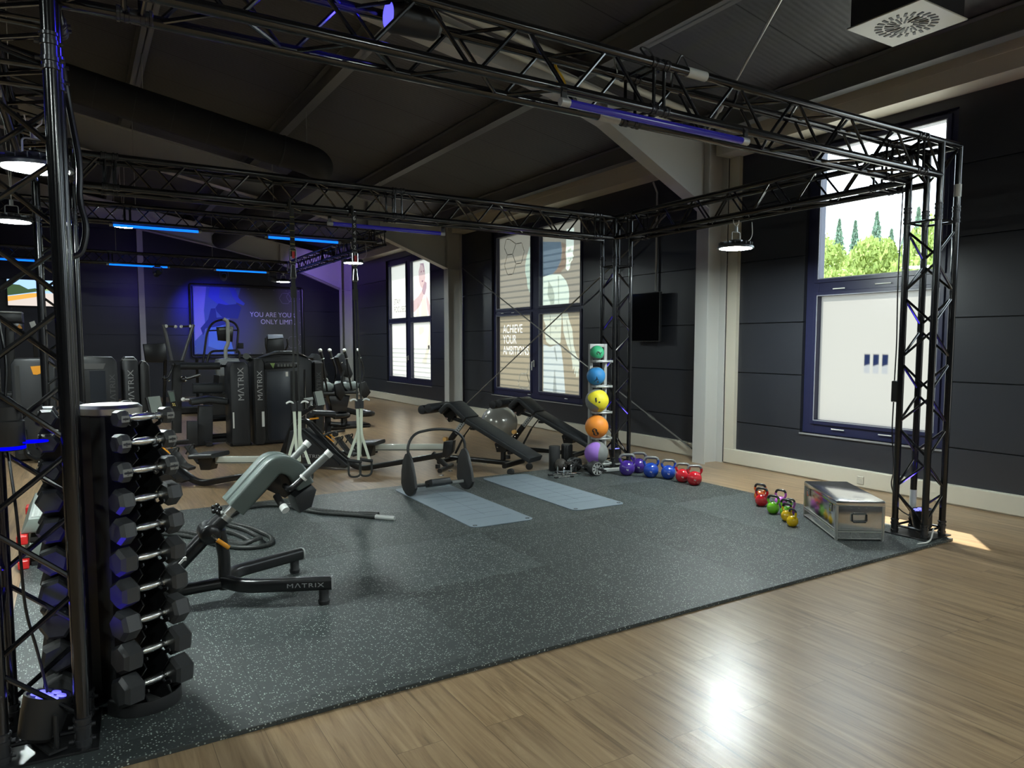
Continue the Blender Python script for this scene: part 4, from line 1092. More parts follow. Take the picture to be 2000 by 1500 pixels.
# ---------------------------------------------------------------- hooped abdominal trainer
t = thing('abdominal_trainer', 'black hooped abdominal trainer with rocker side plates standing on an exercise mat', 'ab trainer', (2.95, 6.58, ZM+.008), 0.03)
for sx in (-1, 1):
    q = MB(); pts = []
    for k in range(25):
        a = math.radians(200+k*(300-200+40)/24); pts.append((math.cos(a)*.235, .235+math.sin(a)*.235))
    pts = []
    for k in range(21):
        a = math.radians(-150+k*120/20); pts.append((math.cos(a)*.20, .20+math.sin(a)*.20))
    poly = [(-.165, .10), (-.12, .04), (-.06, .008), (0, 0), (.06, .008), (.12, .04), (.165, .10), (.155, .22), (.12, .33), (.06, .40), (.0, .42), (-.05, .38), (-.09, .30), (-.14, .20)]
    q.prism(poly, YZ(sx*.305), .030, bev=.006)
    q.build('side_plate', RUBB, t)
q = MB(); arch = [(-.305, 0.0, .36), (-.31, .02, .50), (-.22, .04, .60), (0, .05, .63), (.22, .04, .60), (.31, .02, .50), (.305, 0.0, .36)]
q.tube(fillet(arch, .14, 8), .0135, 12); q.build('hoop', SATIN, t)
q = MB(); q.rtube([(-.10, 0, .10), (.10, 0, .10)], .17, .065, up=(0, .3, 1), rad=.6); q.build('head_pad', PADM, t)
q = MB(); q.tube([(-.305, 0, .085), (.305, 0, .085)], .012, 10); q.build('cross_bar', BLK, t)
q = MB(); q.tube([(.155, 0, .085), (.28, 0, .085)], .0165, 12); q.build('grip', SILV, t)

# ---------------------------------------------------------------- foam rollers
def roller(x, y, r, h, ribs, label):
    t = MB(); pts = []
    t.lathe([(.02, 0), (r*.96, 0), (r, .006), (r, h-.006), (r*.96, h), (.02, h)], seg=36, cap=True)
    if ribs:
        for k in range(14):
            a = 2*PI*k/14; t.span((0, 0, 0), (0, 0, 0)) if False else t.box((math.cos(a)*r, math.sin(a)*r, h/2), (.010, r*.25, h*.92), rot=(0, 0, a), bev=.003)
    o = t.build('foam_roller', RUBB if not ribs else SATIN); o.location = (x, y, ZM)
    tag(o, label, 'foam roller', 'black foam rollers')
roller(4.665, 7.10, .066, .285, False, 'smooth black foam roller standing upright at the mat edge')
roller(4.83, 7.085, .062, .30, True, 'ribbed black foam roller standing behind the smooth one')

# ---------------------------------------------------------------- push-up bars
def pushup(x, y, rz, label):
    t = thing('pushup_bar', label, 'push-up bar', (x, y, ZM), rz, 'chrome push-up bars')
    q = MB(); q.tube(fillet([(-.085, 0, .018), (-.085, 0, .115), (.085, 0, .115), (.085, 0, .018)], .03), .0095, 10); q.build('frame', CHROME, t)
    q = MB(); q.tube([(-.055, 0, .115), (.055, 0, .115)], .0165, 14); q.build('grip', mat('brown_foam', (0.05, 0.04, 0.035), .8), t)
    for s in (-1, 1):
        q = MB(); q.tube([(s*.085, -.10, .012), (s*.085, .10, .012)], .009, 10); q.build('foot_tube', CHROME, t)
        q = MB(); q.tube([(s*.085, -.115, .012), (s*.085, -.07, .012)], .0118, 10); q.tube([(s*.085, .07, .012), (s*.085, .115, .012)], .0118, 10); q.build('rubber_foot', RUBB, t)
pushup(4.50, 6.72, -.15-PI/2, 'chrome push-up bar nearer the exercise mat')
pushup(4.67, 6.83, -.15-PI/2, 'chrome push-up bar standing behind the other one')
q = MB(); q.ball((0, 0, .075), .075, u=20, v=14); o = q.build('exercise_ball', mat('brown_ball', (.05, .042, .035), .6)); o.location = (4.68, 6.99, ZM); tag(o, 'small dark brown ball between push-up bars and foam roller', 'ball')
# ---------------------------------------------------------------- ab wheels
def ab_wheel(x, y, rz, label, pale):
    t = thing('ab_wheel', label, 'ab wheel', (x, y, ZM), rz, 'black ab wheels')
    R = .082
    q = MB(); q.lathe([(R*.80, -.045), (R, -.040), (R, .040), (R*.80, .045), (R*.80, -.045)], o=(0, 0, R), axis=(0, 1, 0), seg=32, cap=False); q.build('tyre', RUBB, t)
    q = MB(); q.lathe([(.02, -.03), (R*.8, -.03), (R*.8, .03), (.02, .03)], o=(0, 0, R), axis=(0, 1, 0), seg=28); q.build('disc', BLK, t)
    q = MB()
    for k in range(8):
        a = 2*PI*k/8
        for s in (-1, 1): q.prism([(.012, -.004), (R*.78, -.014), (R*.78, .014), (.012, .004)], Matrix.Translation((0, s*.034, R)) @ Matrix.Rotation(a, 4, 'Y') @ Matrix.Rotation(PI/2, 4, 'X'), .004)
    for s in (-1, 1): q.lathe([(R*.80, 0), (R*.86, 0), (R*.86, .003), (R*.80, .003)], o=(0, s*.045, R), axis=(0, s, 0), seg=32, cap=False)
    q.build('spokes', SILV if pale else mat('dark_spoke', (.06, .06, .06), .4), t, smooth=False)
    q = MB(); q.tube([(0, -.20, R), (0, .20, R)], .007, 10); q.build('axle', CHROME, t)
    for s in (-1, 1):
        q = MB(); q.tube([(0, s*.07, R), (0, s*.20, R)], .015, 12); q.build('handle', RUBB, t)
ab_wheel(4.86, 6.56, -.05, 'ab wheel with silver spokes in front of the purple ball', True)
ab_wheel(4.83, 6.93, -.12, 'all black ab wheel just left of the purple ball', False)

# ---------------------------------------------------------------- medicine balls and rack
t = thing('ball_rack', 'silver upright rack holding five medicine balls beside the truss post', 'ball rack', (5.12, 6.885, ZM), -.12)
for s in (-1, 1):
    q = MB(); q.rtube([(s*.095, 0, .03), (s*.095, 0, 1.475)], .042, .042, up=(0, 1, 0)); q.build('upright', SILV, t)
q = MB(); q.rtube([(-.095, 0, 1.455), (.095, 0, 1.455)], .03, .04)
q.build('top_bar', SILV, t)
for z_, rr in ((1.275, .08), (.985, .10), (.685, .12), (.385, .12), (.09, .12)):
    q = MB(); q.rtube([(-.13, -.04, z_), (.13, -.04, z_)], .022, .028)
    for s in (-1, 1): q.rtube([(s*.10, 0, z_), (s*.10, -.16, z_)], .02, .026)
    q.tube(fillet([(-.10, -.16, z_), (0, -.20, z_), (.10, -.16, z_)], .08), .011, 8)
    q.build('ball_holder', SILV, t)
q = MB(); q.span((-.13, -.30, .02), (.42, -.26, .055), bev=.004); q.span((-.13, .06, .02), (.42, .10, .055), bev=.004); q.span((.38, -.30, .02), (.42, .10, .055), bev=.004); q.span((-.13, -.3, .02), (-.09, .10, .055), bev=.004)
for x_, y_ in ((-.11, -.28), (.40, -.28), (-.11, .08), (.40, .08)): q.lathe([(.018, 0), (.018, .02)], o=(x_, y_, 0), seg=12)
q.build('base_frame', SILV, t)
def ballmat(name, col, ax, k, off):
    m, nt, p = nodes_of(name, .55)
    tc = nt.nodes.new('ShaderNodeTexCoord'); 
    def dot(v):
        n = nt.nodes.new('ShaderNodeVectorMath'); n.operation = 'DOT_PRODUCT'; nt.links.new(tc.outputs['Object'], n.inputs[0]); n.inputs[1].default_value = v; return n.outputs['Value']
    a = dot(ax); c = dot((ax[2]*k, ax[0]*k, -ax[1]*k))
    val = math_node(nt, 'ADD', a, math_node(nt, 'MULTIPLY', math_node(nt, 'SINE', c), .055))
    f = math_node(nt, 'GREATER_THAN', val, off)
    nt.links.new(mix_col(nt, f, (.20, .205, .20), col), p.inputs['Base Color'])
    return m
def medball(x, y, z, r, col, ax, off, label, num, numdir, nm):
    t = thing('medicine_ball', label, 'medicine ball', (x, y, z), 0, 'medicine balls on the rack')
    q = MB(); q.ball((0, 0, 0), r, u=40, v=28)
    q.build('ball', ballmat('ball_'+nm, col, ax, 26, off), t)
    if num:
        d = Vector(numdir).normalized(); right = Vector((0, 0, 1)).cross(d)
        right = (-right if False else right).normalized(); up = d.cross(right)
        rot = {'6': .9, '8': 0.35, '2': 1.2, '4': .3}.get(num, 0)
        R_ = Matrix.Rotation(rot, 3, d); right, up = R_ @ right, R_ @ up
        o = text_mesh('number', num, r*1.0, INK, frame_of(d*r, right, up), t, align='CENTER', th=0.0, bold=.004)
        for v in o.data.vertices:
            c = v.co-up*r*.32; v.co = c.normalized()*(r*1.012)
    return t
CD = Vector((-.60, -.80, 0))
medball(5.045, 6.80, 1.392+ZM-.02, .084, (.05, .42, .20), (.1, -.8, -.45), .018, 'small green and grey medicine ball, topmost on the rack', '2', (-.30, -.9, -.05), 'green')
medball(5.035, 6.80, 1.125, .108, (.03, .22, .52), (-.45, -.65, -.45), .03, 'blue and grey medicine ball, second from the top of the rack', '4', (-.5, -.75, -.40), 'blue')
medball(5.03, 6.77, .843, .135, (.78, .66, .03), (-.02, -.95, -.05), .045, 'yellow and grey medicine ball with a 6, in the middle of the rack', '6', (-.50, -.84, .02), 'yellow')
medball(5.03, 6.77, .543, .135, (.85, .27, .03), (-.72, -.42, -.35), .01, 'orange and grey medicine ball with an 8, second from the bottom of the rack', '8', (-.62, -.65, -.40), 'orange')
medball(5.02, 6.76, .240, .138, (.33, .16, .60), (-.95, .1, .0), .055, 'purple and grey medicine ball, lowest on the rack', None, None, 'purple')

# ---------------------------------------------------------------- kettlebells
def kettlebell(x, y, r, rz, col, nm, label, group, dark=False, hs=1.0):
    t = thing('kettlebell', label, 'kettlebell', (x, y, ZM), rz, group)
    q = MB(); prof = []
    for k in range(19):
        a = -PI/2+.50+k*(PI-.50)/18
        prof.append((max(.001, math.cos(a)*r), r*.88+math.sin(a)*r))
    q.lathe([(0.001, prof[0][1])]+prof, seg=32, cap=False)
    m_ = mat('kettle_'+nm, col, .20, spec=.6, coat=.5)
    q.build('bell', m_, t)
    zt = r*.88; h = zt+r*1.68*hs
    hp = [(-r*.55, 0, zt+r*.50), (-r*.98, 0, zt+r*1.05*hs), (-r*.74, 0, h), (r*.74, 0, h), (r*.98, 0, zt+r*1.05*hs), (r*.55, 0, zt+r*.50)]
    path = fillet(hp, r*.42, 6)
    n = len(path); a_, b2 = int(n*.26), int(n*.74)
    rr = r*.185 if not dark else r*.20
    for seg_ in (path[:a_+1], path[b2-1:]):
        q = MB(); q.tube(seg_, rr, 12); q.build('horn', m_, t)
    q = MB(); q.tube(path[a_-1:b2+1], rr*1.03, 12); q.build('handle', mat('kettle_handle_dark', (.015, .015, .016), .3) if dark else mat('kettle_handle_grey', (.20, .20, .20), .38, .5), t)
    q = MB(); q.lathe([(r*.38, 0), (r*.38, .0012), (r*.34, .0012)], o=(0, -r*.945, zt+r*.05), axis=(0, -1, .06), seg=20, cap=False)
    o = text_mesh('weight_mark', 'kg', r*.30, WHITE, frame_of((0, -r*1.01, zt-r*.12), (1, 0, 0), (0, 0, 1)), t, align='CENTER', th=0.0) if not dark else None
    if o:
        for v in o.data.vertices:
            c = v.co-Vector((0, 0, zt)); v.co = Vector((0, 0, zt))+c.normalized()*(r*1.008)
    return t
g1 = 'large kettlebells in a row by the ball rack'
PUR, BLU, RED = (.055, .022, .24), (.012, .055, .36), (.50, .012, .022)
kettlebell(5.185, 6.40, .090, -.62, PUR, 'purple', 'large purple kettlebell nearest the ball rack', g1)
kettlebell(5.405, 6.46, .088, -.7, PUR, 'purple', 'large purple kettlebell behind the first one, partly hidden', g1)
kettlebell(5.335, 6.165, .086, -.7, BLU, 'blue', 'blue kettlebell beside the purple pair', g1)
kettlebell(5.43, 5.985, .080, -.7, BLU, 'blue', 'blue kettlebell standing next to the red pair', g1)
kettlebell(5.435, 5.765, .076, -.75, RED, 'red', 'red kettlebell between a blue one and the last red one', g1)
kettlebell(5.425, 5.575, .078, -.7, RED, 'red', 'red kettlebell at the right end of the rack side row', g1)
g2 = 'small kettlebells beside the metal case'
kettlebell(5.245, 4.52, .0575, -1.25, (.60, .012, .02), 'smallred', 'small red kettlebell at the left end of the group by the case', g2, True, 1.12)
kettlebell(5.385, 4.66, .055, -1.2, (.85, .16, .03), 'orange', 'small orange kettlebell hidden behind the small red one', g2, True, 1.2)
kettlebell(5.095, 4.26, .055, -1.35, (.18, .55, .02), 'lime', 'small lime green kettlebell in the front row by the case', g2, True, 1.12)
kettlebell(5.36, 4.40, .052, -1.3, (.62, .14, .68), 'pink', 'small pink kettlebell behind the lime green ones', g2, True, 1.2)
kettlebell(5.085, 4.115, .050, -1.35, (.18, .55, .02), 'lime', 'small lime green kettlebell behind the yellow pair', g2, True, 1.2)
kettlebell(4.97, 4.01, .049, -1.6, (.78, .50, .0), 'yellow', 'small yellow kettlebell behind the nearest yellow one', g2, True, 1.2)
kettlebell(4.86, 3.865, .047, -1.85, (.78, .50, .0), 'yellow', 'small yellow kettlebell nearest the camera, right at the case', g2, True, 1.2)
kettlebell(5.165, 4.135, .045, -1.4, (.62, .14, .68), 'pink', 'small pink kettlebell squeezed against the case side', g2, True, 1.3)

# ---------------------------------------------------------------- metal case
t = thing('metal_case', 'shiny aluminium box with clasps and end handle on the mat corner', 'case', (4.78, 3.405, ZM), math.atan2(-.58, .815))
L_, W_, H_ = .79, .355, .305
q = MB(); q.span((0, 0, .003), (W_, L_, H_-.03), bev=.010, seg=2); q.build('case_body', ALUM, t)
q = MB(); q.span((-.006, -.006, H_-.045), (W_+.006, L_+.006, H_), bev=.010, seg=2); q.build('lid', ALUM, t)
q = MB()
for z_ in (.010, .062, .080): q.span((-.005, -.005, z_), (W_+.005, L_+.005, z_+.007), bev=.002)
for x_, y_ in ((0, 0), (W_, 0), (0, L_), (W_, L_)): q.lathe([(.013, .0), (.013, H_-.04)], o=(x_ + (.006 if x_ == 0 else -.006), y_+(.006 if y_ == 0 else -.006), 0), seg=14)
q.build('edge_profile', ALU, t)
q = MB(); q.span((.105, -.012, .15), (.225, -.003, .21), bev=.004); q.build('handle_plate', ALU, t)
q = MB(); q.tube(fillet([(.112, -.016, .205), (.112, -.024, .152), (.218, -.024, .152), (.218, -.016, .205)], .012), .006, 10); q.tube([(.12, -.024, .150), (.21, -.024, .150)], .009, 10); q.build('handle', BLK, t)
q = MB(); q.tube([(.112, -.012, .207), (.218, -.012, .207)], .008, 10); q.build('handle_pivot', CHROME, t)
for y_ in (.10, .66):
    q = MB(); q.span((-.012, y_-.014, .20), (-.002, y_+.022, .262), bev=.003); q.span((-.017, y_-.006, .215), (-.010, y_+.012, .25), bev=.003); q.build('clasp', CHROME, t)
q = MB()
for x_ in (.11, .22, .165):
    for z_ in (.25, .06, .05): q.ball((x_, -.003, z_), .003, u=8, v=6)
q.build('rivets', CHROME, t)
# cord at the foot of the right post
q = MB(); q.tube(fillet([(5.46, 3.04, .10), (5.36, 3.00, .034), (5.28, 2.985, .026), (5.20, 3.01, .026)], .05), .006, 8); tag(q.build('white_lead', WHITE), 'short white cord lying at the foot of the post beside the case', 'cord')
t = thing('power_box', 'black power supply with a red switch strapped on the post beside the case', 'power supply', (5.385, 3.355, 1.05))
q = MB(); q.span((-.035, -.045, 0), (.035, -.020+.03, .165), bev=.006); q.build('casing', BLK, t)
q = MB(); q.span((-.022, -.048, .02), (.0, -.044, .045)); q.build('switch', mat('red_switch', (.6, .05, .02), .4, emit=(1, .1, .02), estr=.4), t)
q = MB(); q.tube(fillet([(5.385, 3.36, 1.05), (5.41, 3.38, .8), (5.43, 3.36, .5), (5.49, 3.42, .38), (5.50, 3.40, .3), (5.44, 3.33, .2), (5.47, 3.2, .14)], .1), .005, 8); q.tube(fillet([(5.385, 3.36, 1.215), (5.41, 3.37, 1.5), (5.39, 3.37, 2.0), (5.41, 3.37, 2.7)], .1), .005, 8)
tag(q.build('power_cable', BLK), 'black cable running up the post beside the metal case', 'cable')

# ---------------------------------------------------------------- battle rope
def rope(pts, label, grip_end, grip_col):
    t = thing('battle_rope', label, 'rope', (pts[0][0], pts[0][1], ZM))
    P_ = fillet([(a-pts[0][0], b_-pts[0][1], c) for a, b_, c in pts], .16, 7)
    # resample evenly
    out = [P_[0]]; acc = 0
    for a, b_ in zip(P_[:-1], P_[1:]):
        L = (b_-a).length; s = 0
        while acc+(L-s) >= .012:
            s += .012-acc; acc = 0; out.append(a+(b_-a)*(s/L))
        acc += L-s
    rr = [1.0+.10*math.sin(i*2.1) for i in range(len(out))]
    q = MB(); q.tube(out, .0165, 9, radii=rr); q.build('rope', mat('rope_black', (.016, .018, .017), .55), t)
    d = (out[0]-out[6]).normalized(); q = MB(); q.tube([out[0]-d*.16, out[0]+d*.02], .021, 14); q.build('grip', grip_col, t)
r0 = [(2.166, 5.75), (1.958, 6.007), (1.69, 6.283), (1.527, 6.686), (1.395, 6.84), (1.217, 6.82), (1.018, 6.55), (.98, 6.30), (1.10, 6.05), (1.179, 5.674), (1.147, 5.493), (1.055, 5.423), (0.926, 5.472), (0.786, 5.667), (0.661, 6.028), (0.40, 6.30)]
r0 = [(a, b_, .017) for a, b_ in r0]
rope(r0, 'black battle rope whose thick grip end points right, near the camera', 0, SILV)
r1 = [(2.10, 5.96), (1.93, 6.11), (1.70, 6.40), (1.56, 6.78), (1.40, 6.93), (1.20, 6.90), (.98, 6.62), (.94, 6.28), (1.05, 6.02), (1.10, 5.70), (1.08, 5.56), (1.02, 5.51), (0.95, 5.54), (0.83, 5.72), (0.70, 6.10), (0.42, 6.38)]
rope([(a, b_, .017+(.033 if i in (10, 11) else 0)) for i, (a, b_) in enumerate(r1)], 'black battle rope lying along the far side of the other one', 0, RUBB)
r2 = [(.80, 6.22), (.95, 5.98), (1.0, 5.78), (1.02, 5.62), (.96, 5.60), (.86, 5.76), (.76, 6.0), (.46, 6.45)]
rope([(a, b_, .017) for a, b_ in r2], 'inner loop of black battle rope on the mat behind the extension bench', 0, RUBB)

# ---------------------------------------------------------------- suspension trainers
def trx(x, label, numbered, ry):
    t = thing('suspension_trainer', label, 'suspension trainer', (x, 6.875, 0), 0, 'suspension trainers hanging from the far truss')
    zt = 2.71
    q = MB(); q.rtube([(0, -.012, zt-.01), (0, -.012, 2.27)], .042, .006, up=(0, 1, 0), rad=.2); q.build('anchor_strap', mat('strap_black', (.02, .02, .018), .7), t)
    q = MB(); q.tube(fillet([(-.02, -.02, zt-.02), (-.02, -.02, zt+.06), (-.02, .10, zt+.06), (-.02, .10, zt-.02)], .03), .014, 8); q.build('strap_loop', MATS['strap_black'], t)
    if numbered:
        for i, n_ in enumerate('654321'):
            text_mesh('strap_number', n_, .055, WHITE, frame_of((0, -.0165, 2.645-i*.068), (1, 0, 0), (0, 0, 1)), t, align='CENTER', th=0)
    else:
        q = MB()
        for i in range(6): q.box((0, -.016, 2.62-i*.06), (.042, .002, .005))
        q.build('stitching', mat('stitch_yellow', (.45, .40, .10), .7), t)
    q = MB(); q.tube(fillet([(-.026, -.012, 2.22), (-.026, -.012, 2.35), (.026, -.012, 2.35), (.026, -.012, 2.22)], .02, closed=True), .006, 8, closed=True)
    q.tube(fillet([(-.014, -.012, 2.20), (-.024, -.012, 2.08), (.024, -.012, 2.08), (.014, -.012, 2.20)], .012, closed=True), .006, 8, closed=True); q.build('carabiner', CHROME, t)
    q = MB(); q.box((.004, -.016, 2.285), (.022, .012, .06)); q.build('lock_tab', mat('red_tab', (.5, .02, .02), .5), t)
    q = MB(); q.rtube([(0, -.012, 2.22), (0, -.012, 1.98)], .034, .008, up=(0, 1, 0)); q.rtube([(.0, -.012, 2.0), (.0, -.012, 1.90)], .052, .010, up=(0, 1, 0)); q.build('main_strap', MATS['strap_black'], t)
    xs = ((-.02, -.055), (.03, .085)) if not numbered else ((-.02, .0), (.03, .065))
    for (a, b_), s in zip(xs, (-1, 1)):
        a2 = a*.5; zb = .93
        q = MB(); q.rtube([(a2, -.012, 1.92), (a if not numbered else b_*.6, -.012, zb)], .016, .005, up=(0, 1, 0)); q.build('long_strap', MATS['strap_black'], t)
        xx = a if not numbered else b_*.6
        q = MB(); q.span((xx-.020, -.03, zb-.06), (xx+.020, .005, zb+.03), bev=.004); q.build('buckle', RUBB, t)
        q = MB(); q.tube(fillet([(xx, -.02, zb+.01), (xx+s*.04, -.03, zb+.035), (xx+s*.075, -.03, zb+.015)], .03), .009, 8); q.build('pull_tab', WHITE, t)
        hx = s*.055+.02; 
        q = MB(); q.rtube(fillet([(xx, -.015, zb-.05), (xx-.005*s, -.015, .62), (hx+.035, -.02, .36)], .05), .026, .005, up=(0, 1, 0)); q.rtube(fillet([(xx, -.010, zb-.05), (xx-.008*s, -.01, .66), (hx-.055, .0, .40)], .05), .026, .005, up=(0, 1, 0)); q.build('webbing', WEBB, t)
        q = MB(); q.tube([(hx-.065, -.005, .375), (hx+.065, -.02, .350)], .0165, 14); q.build('handle_grip', RUBB, t)
        q = MB(); q.tube(fillet([(hx-.055, 0, .37), (hx-.06, -.01, .21), (hx+.055, -.02, .21), (hx+.055, -.02, .36)], .05), .010, 8); q.build('foot_cradle', mat('strap_black', (0, 0, 0)), t)
trx(1.675, 'suspension trainer on the left, straps hanging in front of the banner', False, 0)
trx(2.245, 'suspension trainer on the right with white numbers down its strap', True, 0)

# ---------------------------------------------------------------- dumbbell tower
TC = Vector((.105, 3.50))
t = thing('dumbbell_tower', 'black dumbbell tower with a chrome top right beside the nearest truss post', 'dumbbell rack', (TC.x, TC.y, ZM))
q = MB(); q.lathe([(.102, .0), (.102, 1.175)], seg=40); q.build('column', SATIN, t)
q = MB(); q.lathe([(.104, 1.175), (.116, 1.18), (.118, 1.205), (.104, 1.218), (.001, 1.22)], seg=44); q.build('top_cap', ALU, t)
DIRS = [-PI/2+.50, PI/2, PI]
COLS = [Vector((.105, -.235, 0)), Vector((-.02, .27, 0)), Vector((-.215, -.02, 0))]
NROW = 10
zs_ = [1.168, 1.072, .962, .848, .732, .612, .488, .362, .232, .100]
sizes = [.036, .040, .043, .050, .052, .055, .057, .060, .062, .065]
for k, a in enumerate(DIRS):
    d = Vector((math.cos(a), math.sin(a), 0)); s = Vector((-d.y, d.x, 0)); oc = COLS[k]-d*.195
    for e in (-1, 1):
        q = MB(); off = oc+s*(.048*e)
        M_ = frame_of(off, d, (0, 0, 1))
        r0_ = .02 if k == 0 else .045
        poly = [(r0_, 0.0), (.225, 0.0)]
        for z_, sz in reversed(list(zip(zs_, sizes))):
            poly += [(.225, z_-.050), (.205, z_-.028), (.222, z_-.022), (.235, z_-.012), (.232, z_-.002), (.21, z_-.008), (.19, z_-.020), (.175, z_-.016), (.165, z_+.012)]
        poly += [(.165, 1.175), (r0_, 1.175)]
        q.prism(poly, M_, .005); q.build('rack_plate', BLK, t, smooth=False)
    q = MB(); rr = .135; c = oc+d*.125
    for (r0_, r1_) in ((rr, rr+.006),):
        ring = []
        a0 = a-1.75; n = 30
        pts_ = [c+Vector((math.cos(a0+3.5*i/n)*rr, math.sin(a0+3.5*i/n)*rr, .028)) for i in range(n+1)]
        q.rtube(pts_, .006, .055, rad=.1)
    q.build('base_ring', SATIN, t)
q = MB(); q.prism([(math.cos(i*PI/18)*(.17+.05*math.cos(3*(i*PI/18-DIRS[0])))+.02, math.sin(i*PI/18)*(.17+.05*math.cos(3*(i*PI/18-DIRS[0])))) for i in range(36)], Matrix.Translation((0, 0, .004)), .008)
q.build('base_plate', mat('base_grey', (.10, .10, .10), .4), t)
def dumbbell(r, L):
    """root empty with two hexagonal heads and a chrome handle, axis along local x"""
    t = thing('dumbbell', 'x', 'dumbbell', (0, 0, 0), 0, 'hexagonal dumbbells on the tower')
    hw = r*1.25
    for s in (-1, 1):
        q = MB(); x0 = s*(L/2-hw); x1 = s*L/2
        prof = [(r*.80, 0), (r*1.02, .012), (r*1.02, hw-.014), (r*.78, hw)]
        q.lathe([(p, z) for p, z in prof], o=(x0, 0, 0), axis=(s, 0, 0), seg=6)
        q.build('head', HEX, t, angle=20)
    q = MB(); h = L/2-hw+.004
    q.tube([(-h, 0, 0), (-h*.72, 0, 0), (-h*.70, 0, 0), (-h*.62, 0, 0), (-h*.55, 0, 0), (-h*.2, 0, 0), (h*.2, 0, 0), (h*.55, 0, 0), (h*.62, 0, 0), (h*.70, 0, 0), (h*.72, 0, 0), (h, 0, 0)], .0135, 14, radii=[1.1, 1.1, .8, .8, 1.0, 1.2, 1.2, 1.0, .8, .8, 1.1, 1.1])
    q.build('handle', mat('satin_chrome', (.85, .85, .83), .27, 1.0), t)
    return t
ords = ['topmost', 'second', 'third', 'fourth', 'fifth', 'sixth', 'seventh', 'eighth', 'ninth', 'lowest']
sides = ['column facing the camera on the dumbbell tower', 'column on the far right side of the tower', 'left column of the tower, seen through the truss post']
for k, a in enumerate(DIRS):
    d = Vector((math.cos(a), math.sin(a), 0))
    for i in range(NROW):
        r = sizes[i]; L = .185+2*1.25*(r-.036)*.9+.045
        if k == 0: base = dumbbell(r, L); o = base
        else: o = dup(protos[i])
        if k == 0:
            if i == 0: protos = []
            protos.append(base)
            if i < 3:      # pale moulded weight plates on the lighter ones
                for s in (-1, 1):
                    q = MB(); hw = r*1.25; q.span((s*(L/2-hw*.15), -r*.96, -r*.36), (s*(L/2-hw*.85), -r*.87, r*.36), bev=.003); q.build('weight_plate', mat('plate_grey', (.22, .22, .21), .5), base)
                    text_mesh('weight_mark', str(i+1), r*.55, INK, frame_of((s*(L/2-hw*.5), -r*.965, -r*.22), (1, 0, 0), (0, 0, 1)), base, align='CENTER', th=0)
        p = TC.to_3d()+COLS[k]
        o.location = (p.x, p.y, ZM+zs_[i]+.012)
        rz_ = a+PI/2
        # hexagon roll differs slightly from one to the next
        o.rotation_euler = Euler((0, 0, rz_)).to_matrix().to_euler()
        if i >= 3:
            roll = [0, 0, 0, .28, .30, .55, .52, .20, .62, .60][i]+k*.4
            o.rotation_euler = (Matrix.Rotation(rz_, 3, 'Z') @ Matrix.Rotation(roll, 3, 'X')).to_euler()
        o['label'] = '%s hexagonal dumbbell in the %s' % (ords[i], sides[k])

# ---------------------------------------------------------------- back extension bench
t = thing('extension_bench', 'black back extension bench with grey hip pads in front of the dumbbell tower', 'exercise bench', (.66, 4.43, ZM))
def rel(x, y, z): return (x-.66, y-4.43, z-ZM)
q = MB(); q.rtube(fillet([rel(.655, 4.42, .135), rel(.74, 4.27, .135), rel(1.17, 4.075, .135)], .10), .062, .075, rad=.7); q.build('front_leg', BLK, t)
q = MB(); q.rtube(fillet([rel(.655, 4.44, .135), rel(.74, 4.58, .135), rel(1.17, 4.76, .135)], .10), .062, .075, rad=.7); q.build('front_leg', BLK, t)
for y_ in (4.085, 4.75):
    q = MB(); q.lathe([(.030, 0), (.034, .02), (.028, .03), (.028, .085)], o=rel(1.125, y_, ZM), seg=16); q.build('foot', RUBB, t)
    q = MB(); q.rtube([rel(1.168, y_-(.003 if y_ < 4.4 else -.003), .135), rel(1.174, y_-(.006 if y_ < 4.4 else -.006), .135)], .066, .079, rad=.7); q.build('end_cap', SILV, t)
q = MB(); q.rtube([rel(.22, 4.43, .115), rel(.66, 4.43, .125)], .075, .060, rad=.8); q.build('base_tube', BLK, t)
q = MB(); q.rtube([rel(.22, 4.20, .075), rel(.22, 4.66, .075)], .06, .06, rad=.8)
for y_ in (4.22, 4.64): q.lathe([(.03, 0), (.034, .018), (.028, .03)], o=rel(.22, y_, ZM), seg=14)
q.build('rear_cross_bar', BLK, t)
q = MB(); q.rtube([rel(.24, 4.43, .085), rel(.585, 4.43, .425)], .075, .085, rad=.9); q.build('mast', BLK, t)
q = MB(); q.rtube([rel(.38, 4.39, .235), rel(.46, 4.39, .315)], .012, .012); q.box(rel(.452, 4.385, .307), (.018, .012, .018)); q.build('indicator', WHITE, t)
q = MB(); q.lathe([(.040, 0), (.052, .008), (.056, .014), (.056, .14)], o=rel(.585, 4.362, .425), axis=(0, 1, 0), seg=28); q.tube([rel(.575, 4.43, .42), rel(.66, 4.43, .50)], .044, 20); q.build('pivot_housing', BLK, t)
q = MB(); q.tube([rel(.66, 4.43, .498), rel(.68, 4.43, .518)], .047, 20); q.build('collar', ALU, t)
q = MB(); q.tube([rel(.590, 4.36, .425), rel(.60, 4.352, .415), rel(.62, 4.350, .395)], .008, 8); q.build('lever_stem', CHROME, t)
q = MB(); q.tube([rel(.615, 4.350, .398), rel(.675, 4.35, .345)], .0125, 12); q.build('lever', ORANGE, t)
q = MB(); q.tube(fillet([rel(.64, 4.43, .43), rel(.655, 4.43, .32), rel(.66, 4.43, .28), rel(.66, 4.43, .09)], .06), .034, 16); q.build('post', BLK, t)
q = MB(); q.rtube([rel(.67, 4.43, .508), rel(.80, 4.43, .635)], .040, .050, up=(0, 1, 0), rad=.3); q.build('adjuster_tube', ALU, t)
q = MB()
for k in range(4): q.box(rel(.695+k*.028, 4.404, .533+k*.027), (.010, .002, .006), rot=(0, -.77, 0))
q.build('scale_marks', WHITE, t)
q = MB()
